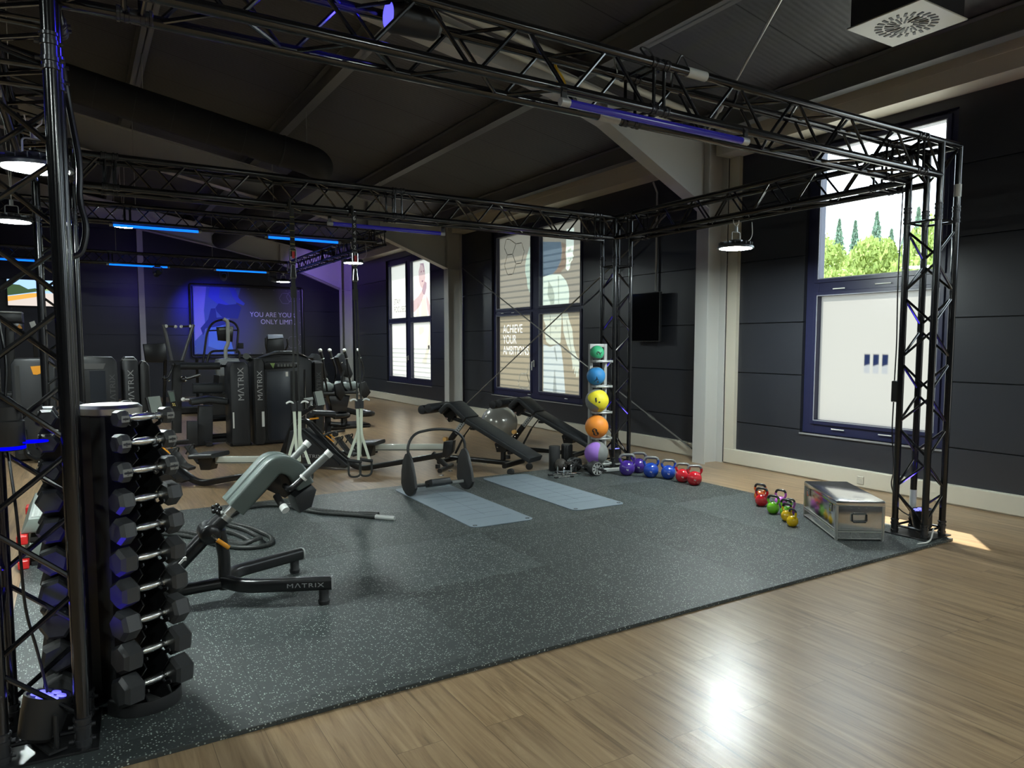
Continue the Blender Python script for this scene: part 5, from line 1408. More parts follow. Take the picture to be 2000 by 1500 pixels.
for k in range(5): a = k*2*PI/5; q.ball(rel(.622+math.cos(a)*.018, 4.385+math.sin(a)*.01, .565+math.sin(a)*.018), .014, u=10, v=8)
q.ball(rel(.622, 4.39, .560), .018, u=10, v=8); q.tube([rel(.622, 4.39, .56), rel(.645, 4.41, .52)], .008, 8); q.build('knob', BLK, t)
for s in (-1, 1):
    y_ = 4.44+s*.070
    q = MB(); path = fillet([rel(.715, y_, .560), rel(.945, y_, .805), rel(1.045, y_, .765), rel(1.10, y_, .655)], .085, 8)
    q.rtube(path, .108, .105, up=(-.7, 0, .7), rad=.30)
    q.build('hip_pad', PADG, t)
q = MB(); q.prism([(.72, .53), (.95, .75), (1.02, .72), (1.07, .62), (1.0, .58), (.90, .64), (.78, .52)], Matrix.Translation((-.66, 4.44-4.43, -ZM)) @ XZ(0), .05)
q.build('pad_bracket', BLK, t)
for s, o_ in ((-1, (.10)), (1, .10)):
    y_ = 4.44+s*.215
    q = MB(); q.tube(fillet([rel(.985, 4.44+s*.10, .665), rel(.985, y_, .665), rel(1.03, y_, .70), rel(1.19, y_+s*.02, .845)], .03), .017, 12); q.build('handle_arm', BLK, t)
    q = MB(); q.tube([rel(1.06, y_+s*.004, .727), rel(1.19, y_+s*.02, .845)], .0215, 14); q.build('handle_grip', mat('grip_grey', (.20, .21, .205), .45, .1), t)
    q = MB(); q.tube([rel(1.19, y_+s*.02, .845), rel(1.213, y_+s*.023, .866)], .0235, 14); q.tube([rel(1.055, y_+s*.003, .722), rel(1.064, y_+s*.005, .731)], .024, 14); q.build('end_cap', WHITE, t)
q = MB(); q.tube([rel(.935, 4.335, .615), rel(.955, 4.26, .56)], .021, 14); q.build('ankle_roller', RUBB, t)
q = MB(); q.tube([rel(.953, 4.265, .564), rel(.962, 4.235, .545)], .023, 14); q.build('end_cap', WHITE, t)
q = MB(); q.prism([(1.03, .60), (1.13, .665), (1.16, .63), (1.13, .53), (1.06, .50)], Matrix.Translation((-.66, 4.42-4.43, -ZM)) @ XZ(0), .22, bev=.012); q.build('rear_pad', PADM, t)
text_mesh('lettering', 'M\u039bTRIX', .034, LETTER, frame_of(rel(.935, 4.148, .124), (.905, -.425, 0), (0, 0, 1)), t, xs=1.5, th=.0005, spacing=1.15)

# ---------------------------------------------------------------- stacked step platforms
def step(z, label):
    t = thing('step_platform', label, 'step platform', (-.16, 6.30, z), 0, 'stacked aerobic steps')
    q = MB(); q.prism([(-.20, 0), (-.155, .095), (.155, .095), (.20, 0)], XZ(0), 1.02, bev=.012); o = q.build('deck', mat('step_grey_green', (.16, .19, .17), .5), t)
    q = MB(); q.span((-.14, -.46, .094), (.14, .46, .1005))
    for i in range(9):
        for j in range(28): q.box((-.12+i*.03, -.43+j*.032, .101), (.018, .018, .003))
    q.build('tread', mat('step_pale', (.38, .40, .38), .6), t, smooth=False)
    for s in (-1, 1):
        for e in (-1, 1):
            q = MB(); q.span((e*.19-.03, s*.50-.07, -.058), (e*.19+.03, s*.50+.07, 0.0), bev=.006); q.build('riser_foot', mat('red_plastic', (.62, .02, .02), .4), t)
    q = MB(); q.span((-.15, -.50, -.058), (.15, .50, -.03)); q.build('riser_frame', BLK, t)
step(ZM+.058, 'lower aerobic step with red risers, on the mat behind the nearest truss post')
step(ZM+.058+.102+.060, 'upper grey aerobic step with studded tread, stacked behind the nearest truss post')

q = MB(); q.span((6.848, 4.57, .045), (6.855, 4.65, .125), bev=.003); q.lathe([(.024, 0), (.024, .002), (.018, .002), (.018, .0)], o=(6.848, 4.61, .085), axis=(-1, 0, 0), seg=18, cap=False); tag(q.build('power_socket', mat('socket_cream', (.50, .47, .40), .5)), 'small power socket in the cream skirting behind the metal case', 'socket')

# ================================================================ GYM MACHINES FURTHER BACK
def p(u, z, v=0.0): return (u, v, z)

# ---------------------------------------------------------------- decline benches
def decline_bench(loc, label):
    t = thing('decline_bench', label, 'exercise bench', loc, -1.060, 'decline benches behind the mats')
    q = MB(); q.rtube([p(-0.061, 0.108), p(0.896, 0.103)], .070, .055, rad=.7); q.build('base_tube', BLK, t)
    q = MB(); q.rtube([p(0.896, 0.103, -.21), p(0.896, 0.103, .21)], .06, .06, rad=.7)
    q.rtube([p(-0.000, 0.081, -.24), p(-0.000, 0.081, .24)], .06, .05, rad=.7); q.build('cross_bar', BLK, t)
    for s in (-1, 1):
        q = MB(); q.lathe([(.012, -.022), (.038, -.020), (.040, 0), (.038, .020), (.012, .022)], o=(0.985, s*.215, .042), axis=(0, 1, 0), seg=18); q.build('wheel', RUBB, t)
        q = MB(); q.lathe([(.03, 0), (.03, .045)], o=p(-.03, 0, s*.22), seg=12); q.build('rubber_foot', RUBB, t)
    q = MB(); q.rtube([p(0.756, 0.134), p(0.756, 0.316)], .06, .045, up=(1, 0, 0), rad=.5); q.prism([(0.692, 0.226), (0.819, 0.236), (0.840, 0.358), (0.735, 0.375), (0.664, 0.322)], XZ(0), .09)
    q.build('upright', BLK, t)
    q = MB(); q.ball(p(0.714, 0.289, -.055), .014, u=10, v=8); q.build('pivot_bolt', CHROME, t)
    q = MB(); q.rtube([p(0.199, 0.552), p(0.063, 0.394)], .028, .055, up=(1, 0, 0), rad=.2); q.build('adjuster_tube', SILV, t)
    q = MB()
    for k in range(6): f = k/5; a = Vector(p(0.177, 0.519)); b_ = Vector(p(0.071, 0.401)); c = a+(b_-a)*f; q.tube([c+Vector((0, -.0155, 0)), c+Vector((0, -.0175, 0))], .008, 8)
    q.build('adjuster_holes', INK, t)
    q = MB(); q.rtube([p(0.078, 0.414), p(-0.068, 0.228)], .045, .065, up=(1, 0, 0), rad=.3); q.build('adjuster_sleeve', BLK, t)
    q = MB(); q.tube([p(-0.036, 0.331, -.03), p(-0.036, 0.331, -.075)], .028, 14); q.build('adjuster_knob', mat('pale_orange', (.85, .48, .15), .5), t)
    q = MB(); q.ball(p(0.009, 0.315, -.04), .014, u=10, v=8); q.ball(p(-0.029, 0.269, -.04), .014, u=10, v=8); q.build('bolt', CHROME, t)
    q = MB(); q.tube([p(0.296, 0.532, .05), p(0.168, 0.376, .05)], .008, 8); q.tube([p(0.168, 0.376, .05), p(0.039, 0.153, .05)], .014, 8); q.build('gas_strut', BLK, t)
    # pads
    q = MB(); q.rtube([p(0.318, 0.583), p(1.189, 0.174)], .29, .065, rad=.5); q.build('back_pad', PADM, t)
    q = MB(); q.rtube([p(0.376, 0.512), p(1.081, 0.195)], .06, .03); q.box(p(0.384, 0.488), (.06, .20, .03)); q.build('back_frame', BLK, t)
    q = MB(); q.rtube(fillet([p(-0.056, 0.670), p(0.066, 0.782), p(0.303, 0.601)], .06), .29, .065, rad=.5); q.build('seat_pad', PADM, t)
    q = MB(); q.prism([(-0.103, 0.649), (0.004, 0.541), (0.118, 0.647), (0.043, 0.731)], XZ(0), .07); q.rtube([p(0.199, 0.552), p(0.004, 0.598)], .05, .04); q.build('pad_bracket', BLK, t)
    q = MB(); q.box(p(-0.027, 0.584, -.04), (.03, .006, .02)); q.build('tag', mat('tag_pink', (.6, .42, .38), .6), t)
    q = MB(); q.rtube([p(0.005, 0.692), p(-0.210, 0.745)], .035, .03); q.build('roller_arm', BLK, t)
    for dz, du in ((0, 0), (.075, .10)):
        q = MB(); c = Vector(p(-0.281, 0.691))+Vector((du, 0, dz*.3)); q.lathe([(.02, -.21), (.052, -.205), (.056, -.19), (.056, .19), (.052, .205), (.02, .21)], o=c, axis=(0, 1, 0), seg=22); q.build('roller_pad', PADM, t)
    text_mesh('lettering', 'M\u039bTRIX', .036, LETTER, frame_of(p(0.352, 0.059, -.0365), (1, 0, 0), (0, 0, 1)), t, xs=1.5, th=.0004)
    return t
decline_bench((3.806, 8.110, 0.0), 'black decline bench in the foreground of the two, behind the hooped trainer')
decline_bench((4.90, 8.33, 0.0), 'black decline bench partly behind the medicine ball rack')
q = MB(); q.ball((0, 0, 0), .285, sc=(1, 1, .95), u=40, v=28); o = q.build('gym_ball', mat('pearl_grey', (.36, .35, .32), .22, .35, spec=.6)); o.location = (5.476, 9.90, .272); tag(o, 'large pearl grey exercise ball on the floor between the decline benches', 'exercise ball')

# ---------------------------------------------------------------- rowing machines
def rower(loc, label, rz):
    t = thing('rowing_machine', label, 'rowing machine', loc, rz, 'black rowing machines with silver rails')
    q = MB(); q.rtube([p(-0.077, 0.312), p(0.841, 0.275)], .050, .075, rad=.2); q.build('rail', mat('rail_silver', (.58, .60, .54), .38, .2), t)
    q = MB(); q.rtube([p(-0.083, 0.288, .031), p(0.841, 0.251, .031)], .006, .006); q.build('rail_groove', INK, t)
    q = MB(); q.prism([(-0.009, 0.375), (-0.127, 0.390), (-0.113, 0.260), (-0.051, 0.192), (0.011, 0.208)], XZ(0), .10, bev=.008); q.build('tail_bracket', BLK, t)
    q = MB(); path = fillet([p(-0.064, 0.234), p(1.060, 0.011), p(1.281, 0.144), p(1.726, 0.578), p(1.896, 0.537), p(2.108, 0.038)], .16, 7)
    q.rtube(path, .060, .070, up=(0, 1, 0), rad=.4); q.build('main_frame', BLK, t)
    q = MB(); q.rtube([p(0.141, 0.233), p(-0.038, 0.079)], .05, .05, up=(0, 1, 0)); q.build('rear_leg', BLK, t)
    q = MB(); q.rtube([p(-0.019, 0.066, -.20), p(-0.019, 0.066, .20)], .055, .05, rad=.8); q.build('rear_foot_bar', BLK, t)
    for s in (-1, 1):
        q = MB(); q.lathe([(.03, .0), (.03, .008), (.01, .012), (.01, .03)], o=(p(-0.019, 0.066)[0], s*.15, .0), seg=14); q.build('levelling_foot', CHROME, t)
    q = MB(); q.rtube([p(2.095, 0.032, -.22), p(2.095, 0.032, .22)], .06, .05, rad=.8)
    q.build('front_foot_bar', BLK, t)
    # flywheel housing with lettering
    q = MB(); q.prism([(1.905, 0.450), (1.715, 0.486), (1.464, 0.303), (1.138, 0.063), (1.204, 0.030), (1.875, 0.041), (1.967, 0.200)], XZ(0.02), .16, bev=.02); q.build('flywheel_housing', SHROUD, t)
    q = MB(); q.rtube([p(1.729, 0.467, .10), p(1.256, 0.071, .10)], .02, .05, up=(0, 1, 0)); q.build('side_rail', BLK, t)
    # seat, carriage
    q = MB(); q.rtube([p(0.794, 0.337), p(1.068, 0.316)], .30, .045, rad=.9); q.build('seat', PADM, t)
    q = MB(); q.prism([(0.840, 0.311), (1.029, 0.305), (0.992, 0.172), (0.887, 0.176)], XZ(0), .12); q.build('seat_carriage', BLK, t)
    # footplates and straps
    for s in (-1, 1):
        q = MB(); q.rtube([p(1.276, 0.395, s*.12), p(1.135, 0.228, s*.12)], .11, .02, rad=.5); q.rtube([p(1.135, 0.228, s*.12), p(1.044, 0.195, s*.12)], .11, .03, rad=.5); q.build('footplate', RUBB, t)
        q = MB(); q.tube(fillet([p(1.265, 0.309, s*.07), p(1.210, 0.409, s*.09), p(1.210, 0.409, s*.15), p(1.265, 0.309, s*.18)], .03), .008, 8); q.build('foot_strap', mat('strap_black', (0, 0, 0)), t)
    q = MB(); q.tube([p(1.362, 0.417, -.02), p(1.362, 0.417, .02)], .03, 12); q.tube(fillet([p(1.382, 0.428, -.26), p(1.408, 0.434, -.05), p(1.408, 0.434, .05), p(1.382, 0.428, .26)], .05), .014, 10); q.build('row_handle', RUBB, t)
    for s in (-1, 1):
        q = MB(); q.rtube([p(1.488, 0.425, s*.05), p(1.357, 0.331, s*.05)], .02, .008); q.build('orange_mark', ORANGE, t)
    # console mast and display
    q = MB(); q.rtube([p(1.826, 0.625), p(1.614, 0.753)], .05, .055, up=(0, 1, 0), rad=.2); q.build('console_mast', BLK, t)
    q = MB()
    for c in (p(1.696, 0.720, .03), p(1.634, 0.758, .03)): q.ball(c, .010, u=8, v=6)
    q.build('bolt', CHROME, t)
    q = MB(); q.rtube([p(1.590, 0.918), p(1.554, 0.766)], .20, .03, up=(1, 0, 0), rad=.5); q.build('console', BLK, t)
    q = MB(); q.span((-.001, -.085, -.085), (.001, .085, .085)); o = q.build('display', mat('display_grey', (.40, .45, .42), .3), t, smooth=False)
    a = Vector(p(1.590, 0.918)); b_ = Vector(p(1.554, 0.766)); o.location = (a+b_)/2+Vector((-.020, 0, 0)); o.rotation_euler = (0, -math.atan2((b_-a).x, -(b_-a).z), 0)
    text_mesh('lettering', 'M\u039bTRIX', .055, LETTER, frame_of(p(1.783, 0.141, .105), (-1, 0, 0), (0, 0, 1)), t, xs=1.5, th=.0005)
    return t
rower((3.513, 7.654, 0.0), 'black rowing machine with a silver rail ending behind the hooped trainer', 2.36)
rower((1.78, 7.62, 0.0), 'black rowing machine further left, its rail ending behind the grey hip pads', 2.36)

# ---------------------------------------------------------------- weight stack machines in the middle
def tower_shroud(t, x0, x1, y0, y1, h, name='weight_tower', text=None, m=SHROUD):
    q = MB(); q.prism([(x0+.02, .02), (x1-.02, .02), (x1, .06), (x1, h-.07), (x1-.05, h), (x0+.05, h), (x0, h-.07), (x0, .06)], XZ((y0+y1)/2), abs(y1-y0), bev=.025); return q.build(name, m, t)
t = thing('weight_machine', 'slim black weight tower lettered up its face, just right of the leg curl seat', 'weight machine', (1.959, 11.207, 0.0))
tower_shroud(t, -.135, .125, 0.0, .50, 1.215)
text_mesh('lettering', 'M\u039bTRIX', .115, LETTER, frame_of((.045, -.004, .66), (0, 0, 1), (-1, 0, 0)), t, xs=1.15, th=.001)
q = MB(); q.span((-.115, -.006, .27), (-.095, -.001, .50)); q.build('guide_label', WHITE, t, smooth=False)
q = MB(); q.span((-.15, .05, .0), (.14, .45, .05), bev=.01); q.build('base', BLK, t)
# leg curl station in front of it
t = thing('leg_machine', 'black leg curl machine with a long roller pad and two raised handle tubes', 'weight machine', (1.548, 11.837, 0.0))
q = MB(); q.tube([p(-0.491, 1.750), p(-0.397, 1.222)], .022, 12); q.build('handle_tube', mat('tube_grey', (.10, .10, .105), .35, .3), t)
q = MB(); q.tube([p(-0.097, 1.757), p(-0.270, 1.220)], .022, 12); q.build('handle_tube', MATS['tube_grey'], t)


for (a, b_) in ((p(-0.453, 1.729), p(-0.334, 1.724)), (p(-0.260, 1.725), p(-0.139, 1.734))):
    q = MB(); q.tube([a, b_], .014, 10); q.build('handle_grip', RUBB, t)
    q = MB(); q.ball(a, .024, u=10, v=8); q.ball(b_, .024, u=10, v=8); q.build('grip_end', WHITE, t)
q = MB(); q.span(p(-0.437, 1.207, -.03), p(-0.236, 1.235, .03)); q.build('cross_plate', BLK, t)
q = MB(); q.rtube([p(-0.338, 1.177), p(-0.371, 0.184)], .16, .12, up=(1, 0, 0), rad=.2); q.build('upright', SATIN, t)
q = MB(); q.tube([p(-0.385, 1.177, -.1), p(-0.470, 1.008, -.16), p(-0.511, 0.972, -.16)], .016, 8); q.ball(p(-0.510, 0.987, -.16), .035, u=10, v=8); q.ball(p(-0.385, 1.177, -.1), .03, u=10, v=8); q.build('lever', BLK, t)
q = MB(); q.tube([p(-0.298, 0.968, -.1), p(-0.203, 0.980, -.14), p(-0.051, 1.030, -.2)], .022, 10); q.ball(p(-0.265, 0.967, -.12), .045, u=8, v=6); q.build('lever', BLK, t)
q = MB(); q.ball(p(-0.297, 1.005, -.16), .016, u=8, v=6); q.ball(p(-0.245, 0.951, -.17), .018, u=8, v=6); q.ball(p(-0.459, 0.956, -.18), .018, u=8, v=6); q.build('bolt', CHROME, t)
q = MB(); q.tube([p(-0.319, 1.161, -.25), p(0.203, 1.155, -.25)], .052, 22); q.build('roller_pad', PADM, t)
q = MB(); q.tube([p(0.203, 1.155, -.25), p(0.317, 1.153, -.25)], .018, 10); q.tube(fillet([p(0.317, 1.169, -.25), p(0.349, 0.799, -.25), p(0.357, 0.566, -.2)], .05), .024, 10); q.build('roller_arm', BLK, t)
q = MB(); q.tube([p(0.217, 1.155, -.25), p(0.224, 1.155, -.25)], .03, 10); q.ball(p(0.309, 0.653, -.27), .028, u=10, v=8); q.build('arm_end', CHROME, t)
q = MB(); q.rtube([p(-0.160, 0.837, -.2), p(0.229, 0.825, -.2)], .10, .15, rad=.7); q.build('back_pad', PADM, t)
q = MB(); q.rtube([p(-0.214, 0.650, -.3), p(0.021, 0.679, -.3), p(0.259, 0.640, -.3)], .34, .09, rad=.7); q.build('seat_pad', PADM, t)
q = MB(); q.tube([p(-0.307, 0.691, -.35), p(-0.226, 0.688, -.35)], .012, 8); q.ball(p(-0.307, 0.691, -.35), .030, u=10, v=8); q.ball(p(0.224, 0.672, -.4), .026, u=10, v=8); q.build('seat_knob', WHITE, t)
q = MB(); q.prism([(-0.093, 0.585), (0.094, 0.577), (0.070, -0.005), (-0.138, 0.010)], XZ(-.2), .14, bev=.01); q.build('seat_post', SHROUD, t)
q = MB(); q.prism([(-0.270, 0.382), (-0.134, 0.375), (-0.138, 0.025), (-0.280, 0.065)], XZ(-.35), .08, bev=.01); q.build('foot_guard', SATIN, t)
for z_ in (.37, .11):
    q = MB(); q.tube([p(.05, z_, -.1), p(.48, z_, -.05)], .045 if z_ > .2 else .035, 12); q.build('base_tube', BLK, t)
q = MB(); q.rtube([p(-.45, .05, -.1), p(.5, .05, -.1)], .10, .06); q.rtube([p(0, .04, -.45), p(0, .04, .3)], .08, .05); q.build('base_frame', BLK, t)
q = MB(); q.prism([(-0.509, 0.824), (-0.423, 0.829), (-0.384, 0.597), (-0.465, 0.578)], XZ(-.35), .05, bev=.008); q.build('console', BLK, t)
q = MB(); q.prism([(-0.490, 0.802), (-0.430, 0.807), (-0.408, 0.673), (-0.469, 0.660)], XZ(-.378), .004); q.build('display', mat('display_green', (.12, .16, .14), .3), t)
q = MB()
for a in ((-0.443, 0.637), (-0.423, 0.636), (-0.437, 0.614), (-0.417, 0.613)): q.ball(p(*a, -.38), .010, u=6, v=4)
q.build('buttons', mat('button_yellow', (.75, .6, .2), .5), t)
# second tower: wide, with side door
t = thing('weight_machine', 'wide black weight machine with a dark door panel, behind the left suspension trainer', 'weight machine', (2.150, 11.217, 0.0))
q = MB(); q.prism([(.03, .02), (.80, .02), (.83, .06), (.83, 1.24), (.62, 1.33), (.30, 1.34), (.05, 1.26), (.0, 1.18), (.0, .06)], XZ(.16), .32, bev=.02); q.build('weight_tower', SHROUD, t)
q = MB(); q.prism([(-.01, .02), (.10, .02), (.13, .08), (.13, 1.20), (.10, 1.27), (.01, 1.27), (-.02, 1.2)], XZ(.13), .44, bev=.02); q.build('side_tower', SATIN, t)
text_mesh('lettering', 'M\u039bTRIX', .10, LETTER, frame_of((.092, -.094, .66), (0, 0, 1), (-1, 0, 0)), t, xs=1.2, th=.001)
q = MB(); q.span((.075, -.096, .28), (.11, -.090, .50)); q.build('guide_label', WHITE, t, smooth=False)
q = MB(); q.prism([(.17, .10), (.19, .06), (.50, .06), (.50, 1.08), (.17, 1.08)], XZ(-.008), .016, bev=.004); q.build('door_panel', mat('navy_panel', (.018, .023, .034), .3), t)
q = MB(); q.span((.52, -.008, .06), (.62, 0, 1.08)); q.build('inner_panel', BLK, t, smooth=False)
q = MB(); q.prism([(.15, 1.11), (.60, 1.13), (.66, 1.18), (.60, 1.22), (.18, 1.22), (.15, 1.19)], XZ(-.012), .02, bev=.004); q.build('label_band', BLK, t)
q = MB(); q.prism([(.22, 1.20), (.29, 1.20), (.265, 1.12)], XZ(-.024), .003); q.build('label_mark', mat('mark_green', (.28, .42, .14), .5), t)
q = MB()
for k in range(6): q.box((.34+k*.045, -.024, 1.165), (.028, .003, .040))
q.build('label_print', mat('label_grey', (.16, .17, .16), .5), t)
q = MB(); q.span((.44, -.022, 1.00), (.475, -.018, 1.07)); q.build('sticker', WHITE, t)
q = MB(); q.prism([(.12, 1.29), (.35, 1.375), (.58, 1.375), (.80, 1.27), (.56, 1.345), (.35, 1.345)], XZ(.1), .30, bev=.01); q.build('top_cowl', mat('cowl_dark', (.05, .05, .052), .35), t)
q = MB(); q.span((.86, .05, .0), (1.02, .40, 1.22), bev=.03); o = q.build('far_side_tower', SATIN, t)
text_mesh('lettering', 'M\u039bTRIX', .09, mat('dim_lettering', (.10, .10, .10), .4), frame_of((.975, .046, .68), (0, 0, 1), (-1, 0, 0)), t, xs=1.15, th=.001)
q = MB(); q.tube([(.56, -.03, .06), (.56, -.03, 1.06)], .008, 8); q.tube([(.72, -.02, .06), (.72, -.02, 1.1)], .008, 8); q.build('guide_rods', CHROME, t)
q = MB(); q.tube([(.66, -.05, .48), (.66, -.05, .70)], .03, 10); q.build('spring_stop', RUBB, t)
q = MB(); q.tube(fillet([(.02, .30, 1.22), (-.05, .28, 1.30), (-.08, .1, 1.30)], .04), .045, 12); q.build('shoulder_roll', mat('roll_grey', (.12, .13, .12), .4), t)

# towers on the left
t = thing('weight_machine', 'black weight machine tower beside the grey wall post, silver letters up its face', 'weight machine', (0.620, 12.300, 0.0))
tower_shroud(t, -.085, .13, 0, .5, 1.285); tower_shroud(t, .14, .28, .1, .55, 1.22, 'rear_tower', m=SATIN)
q = MB(); q.span((-.07, -.004, 1.235), (.115, .3, 1.25), bev=.004); q.build('pale_edge', SILV, t)
text_mesh('lettering', 'M\u039bTRIX', .105, LETTER, frame_of((.062, -.004, .58), (0, 0, 1), (-1, 0, 0)), t, xs=1.35, th=.001)
q = MB(); q.span((-.08, .05, 0), (.27, .5, .04)); q.build('base', BLK, t)
t = thing('weight_machine', 'black weight machine with a dark glass panel behind the dumbbell tower top', 'weight machine', (.17, 12.0, 0))
q = MB(); q.prism([(-.22, .02), (.30, .02), (.30, 1.22), (.24, 1.29), (-.16, 1.30), (-.22, 1.24)], XZ(.2), .4, bev=.02); q.build('weight_tower', SHROUD, t)
q = MB(); q.span((-.04, -.006, .06), (.15, 0, 1.10)); q.build('door_panel', MATS['navy_panel'], t)
q = MB(); q.prism([(-.12, 1.12), (.13, 1.12), (.16, 1.2), (-.12, 1.2)], XZ(-.01), .01); q.build('label_band', mat('label_band_grey', (.13, .13, .13), .4), t)
text_mesh('lettering', 'M\u039bTRIX', .095, MATS['dim_lettering'], frame_of((.265, -.004, .58), (0, 0, 1), (-1, 0, 0)), t, xs=1.35, th=.001)
t = thing('weight_machine', 'large black weight machine with an orange sticker, seen through the nearest truss post', 'weight machine', (-0.496, 11.167, 0.0))
tower_shroud(t, -.21, .24, 0, .5, 1.29)
q = MB(); q.span((-.17, -.006, .10), (-.12, .0, 1.2)); q.build('side_slot', INK, t)
q = MB(); q.prism([(-.005, 1.19), (.115, 1.20), (.095, 1.10), (.06, 1.085), (.02, 1.09)], XZ(-.006), .006); q.build('orange_sticker', ORANGE, t)
q = MB(); q.tube(fillet([(-.1, -.05, .4), (-.08, -.12, .1), (.02, -.2, .04), (.1, -.25, .04)], .1), .03, 10); q.build('base_leg', BLK, t)
q = MB(); q.span((-.5, .05, .62), (-.2, .3, .74), bev=.02); q.build('side_arm', SATIN, t)
t = thing('exercise_machine', 'dark machine head with an orange mark, below the television at the left', 'exercise machine', (-0.780, 13.200, 0.0))
q = MB(); q.prism([(-0.199, 1.905), (0.127, 1.913), (0.133, 1.779), (-0.204, 1.787)], XZ(0), .5, bev=.02); q.build('head_cover', SHROUD, t)
q = MB(); q.prism([(-0.197, 1.934), (0.127, 1.928), (0.126, 1.906), (-0.198, 1.912)], XZ(0), .5, bev=.005); q.build('top_rim', SILV, t)
q = MB(); q.prism([(-0.025, 1.776), (0.132, 1.764), (0.128, 1.667), (-0.030, 1.665)], XZ(0), .3, bev=.01); q.build('neck', BLK, t)
q = MB(); q.prism([(0.056, 1.688), (0.089, 1.756), (0.123, 1.689)], XZ(-.16), .01); q.build('orange_mark', ORANGE, t)
q = MB(); q.rtube([p(0.256, 1.766, -.1), p(0.271, 1.254, -.1), p(0.177, 0.801, 0)], .06, .05, up=(0, 1, 0)); q.build('arm', BLK, t)
q = MB(); q.prism([(0.207, 1.780), (0.270, 1.804), (0.292, 1.729), (0.228, 1.698)], XZ(-.15), .05, bev=.008); q.build('arm_cap', WHITE, t)
q = MB(); q.rtube([p(-0.028, 1.702), p(-0.081, 0.508)], .14, .12, up=(1, 0, 0)); q.rtube([p(.12, .04, -.5), p(.12, .04, .4)], .4, .08); q.build('frame', BLK, t)
q = MB(); q.rtube([p(-0.192, 0.737, -.2), p(0.027, 0.745, -.2)], .3, .08, rad=.6); q.build('seat', PADM, t)

# ---------------------------------------------------------------- cardio machines by the far wall
t = thing('treadmill', 'black treadmill console just right of the grey wall post', 'treadmill', (1.850, 17.200, 0.0))
q = MB(); q.prism([(-0.703, 1.463), (-0.298, 1.486), (-0.270, 1.187), (-0.350, 1.080), (-0.670, 1.084)], XZ(0), .18, bev=.02); q.build('console', BLK, t)
q = MB(); q.span((-.36, -.3, 0), (.36, 1.2, .16), bev=.03); q.build('deck', SATIN, t)
for s in (-1, 1):
    q = MB(); q.rtube([(s*.33, .3, .1), (s*.30, .02, 1.15)], .06, .06); q.build('upright', BLK, t)
t = thing('stair_climber', 'stair climber with curved black rail and upright silver arm in front of the banner', 'stair climber', (2.560, 16.400, 0.0))
q = MB(); q.tube(fillet([p(-0.403, 1.050), p(-0.307, 1.698), p(-0.204, 1.908), p(0.012, 1.985), p(0.228, 1.916), p(0.304, 1.790), p(0.250, 1.277)], .25), .022, 10); q.build('hoop_rail', BLK, t)
q = MB(); q.tube([p(-0.267, 1.740), p(-0.112, 1.752)], .014, 8); q.tube([p(0.164, 1.756), p(0.283, 1.757)], .014, 8); q.tube(fillet([p(-0.325, 1.091), p(-0.260, 1.321), p(0.292, 1.341), p(0.319, 1.234), p(0.246, 1.149)], .1), .024, 10); q.span(p(0.276, 1.491, -.05), p(0.383, 1.374, .05)); q.build('hand_rail', BLK, t)
q = MB(); q.prism([(-0.120, 1.815), (0.206, 1.841), (0.177, 1.512), (-0.098, 1.542)], XZ(.02), .10, bev=.015); q.build('console', BLK, t)
q = MB(); q.prism([(-0.081, 1.795), (0.175, 1.820), (0.164, 1.777), (-0.073, 1.753)], XZ(-.035), .01); q.build('console_light', mat('console_rim', (.2, .22, .2), .3), t)
q = MB(); q.rtube(fillet([p(0.003, 1.985, -.1), p(0.080, 1.934, -.1), p(0.076, 1.469, -.1), p(0.024, 1.384, -.1), p(0.018, 1.172, -.1)], .06), .085, .07, up=(1, 0, 0), rad=.8); q.build('silver_arm', mat('arm_silver', (.42, .43, .40), .35, .3), t)
q = MB(); q.prism([(-0.162, 1.047), (-0.130, 1.152), (0.029, 1.193), (0.247, 1.171), (0.304, 1.042), (0.267, 0.795), (-0.130, 0.803)], XZ(0), .5, bev=.05, seg=3); q.build('cowl', mat('cowl_pale', (.26, .28, .30), .4), t)
q = MB(); q.prism([(-0.139, 0.825), (0.267, 0.817), (0.283, 0.310), (-0.193, 0.328)], XZ(.1), .7, bev=.03); q.span((-.35, -.45, 0), (.35, .6, .5), bev=.04); q.build('body', SATIN, t)
t = thing('exercise_bike', 'black cardio machine with a bluish console rim above the wide weight machine', 'exercise bike', (3.270, 14.600, 0.0))
q = MB(); q.prism([(-0.223, 1.619), (0.068, 1.631), (0.098, 1.298), (-0.240, 1.299)], XZ(0), .10, bev=.015); q.build('console', BLK, t)
q = MB(); q.prism([(-0.222, 1.657), (0.050, 1.660), (0.067, 1.592), (-0.215, 1.570)], XZ(-.03), .12, bev=.01); q.build('console_rim', mat('rim_bluegrey', (.30, .33, .42), .35), t)


q = MB(); q.tube(fillet([p(-0.261, 1.589, -.1), p(-0.265, 1.444, -.1), p(-0.213, 1.299, 0)], .05), .018, 8); q.tube(fillet([p(0.124, 1.573, -.1), p(0.140, 1.445, -.1), p(0.079, 1.298, 0)], .05), .018, 8); q.build('handle', BLK, t)
q = MB(); q.rtube([p(-0.072, 1.318), p(-0.094, 0.415)], .16, .14, up=(1, 0, 0)); q.span((-.25, -.5, 0), (.3, .5, .12), bev=.03); q.build('frame', BLK, t)
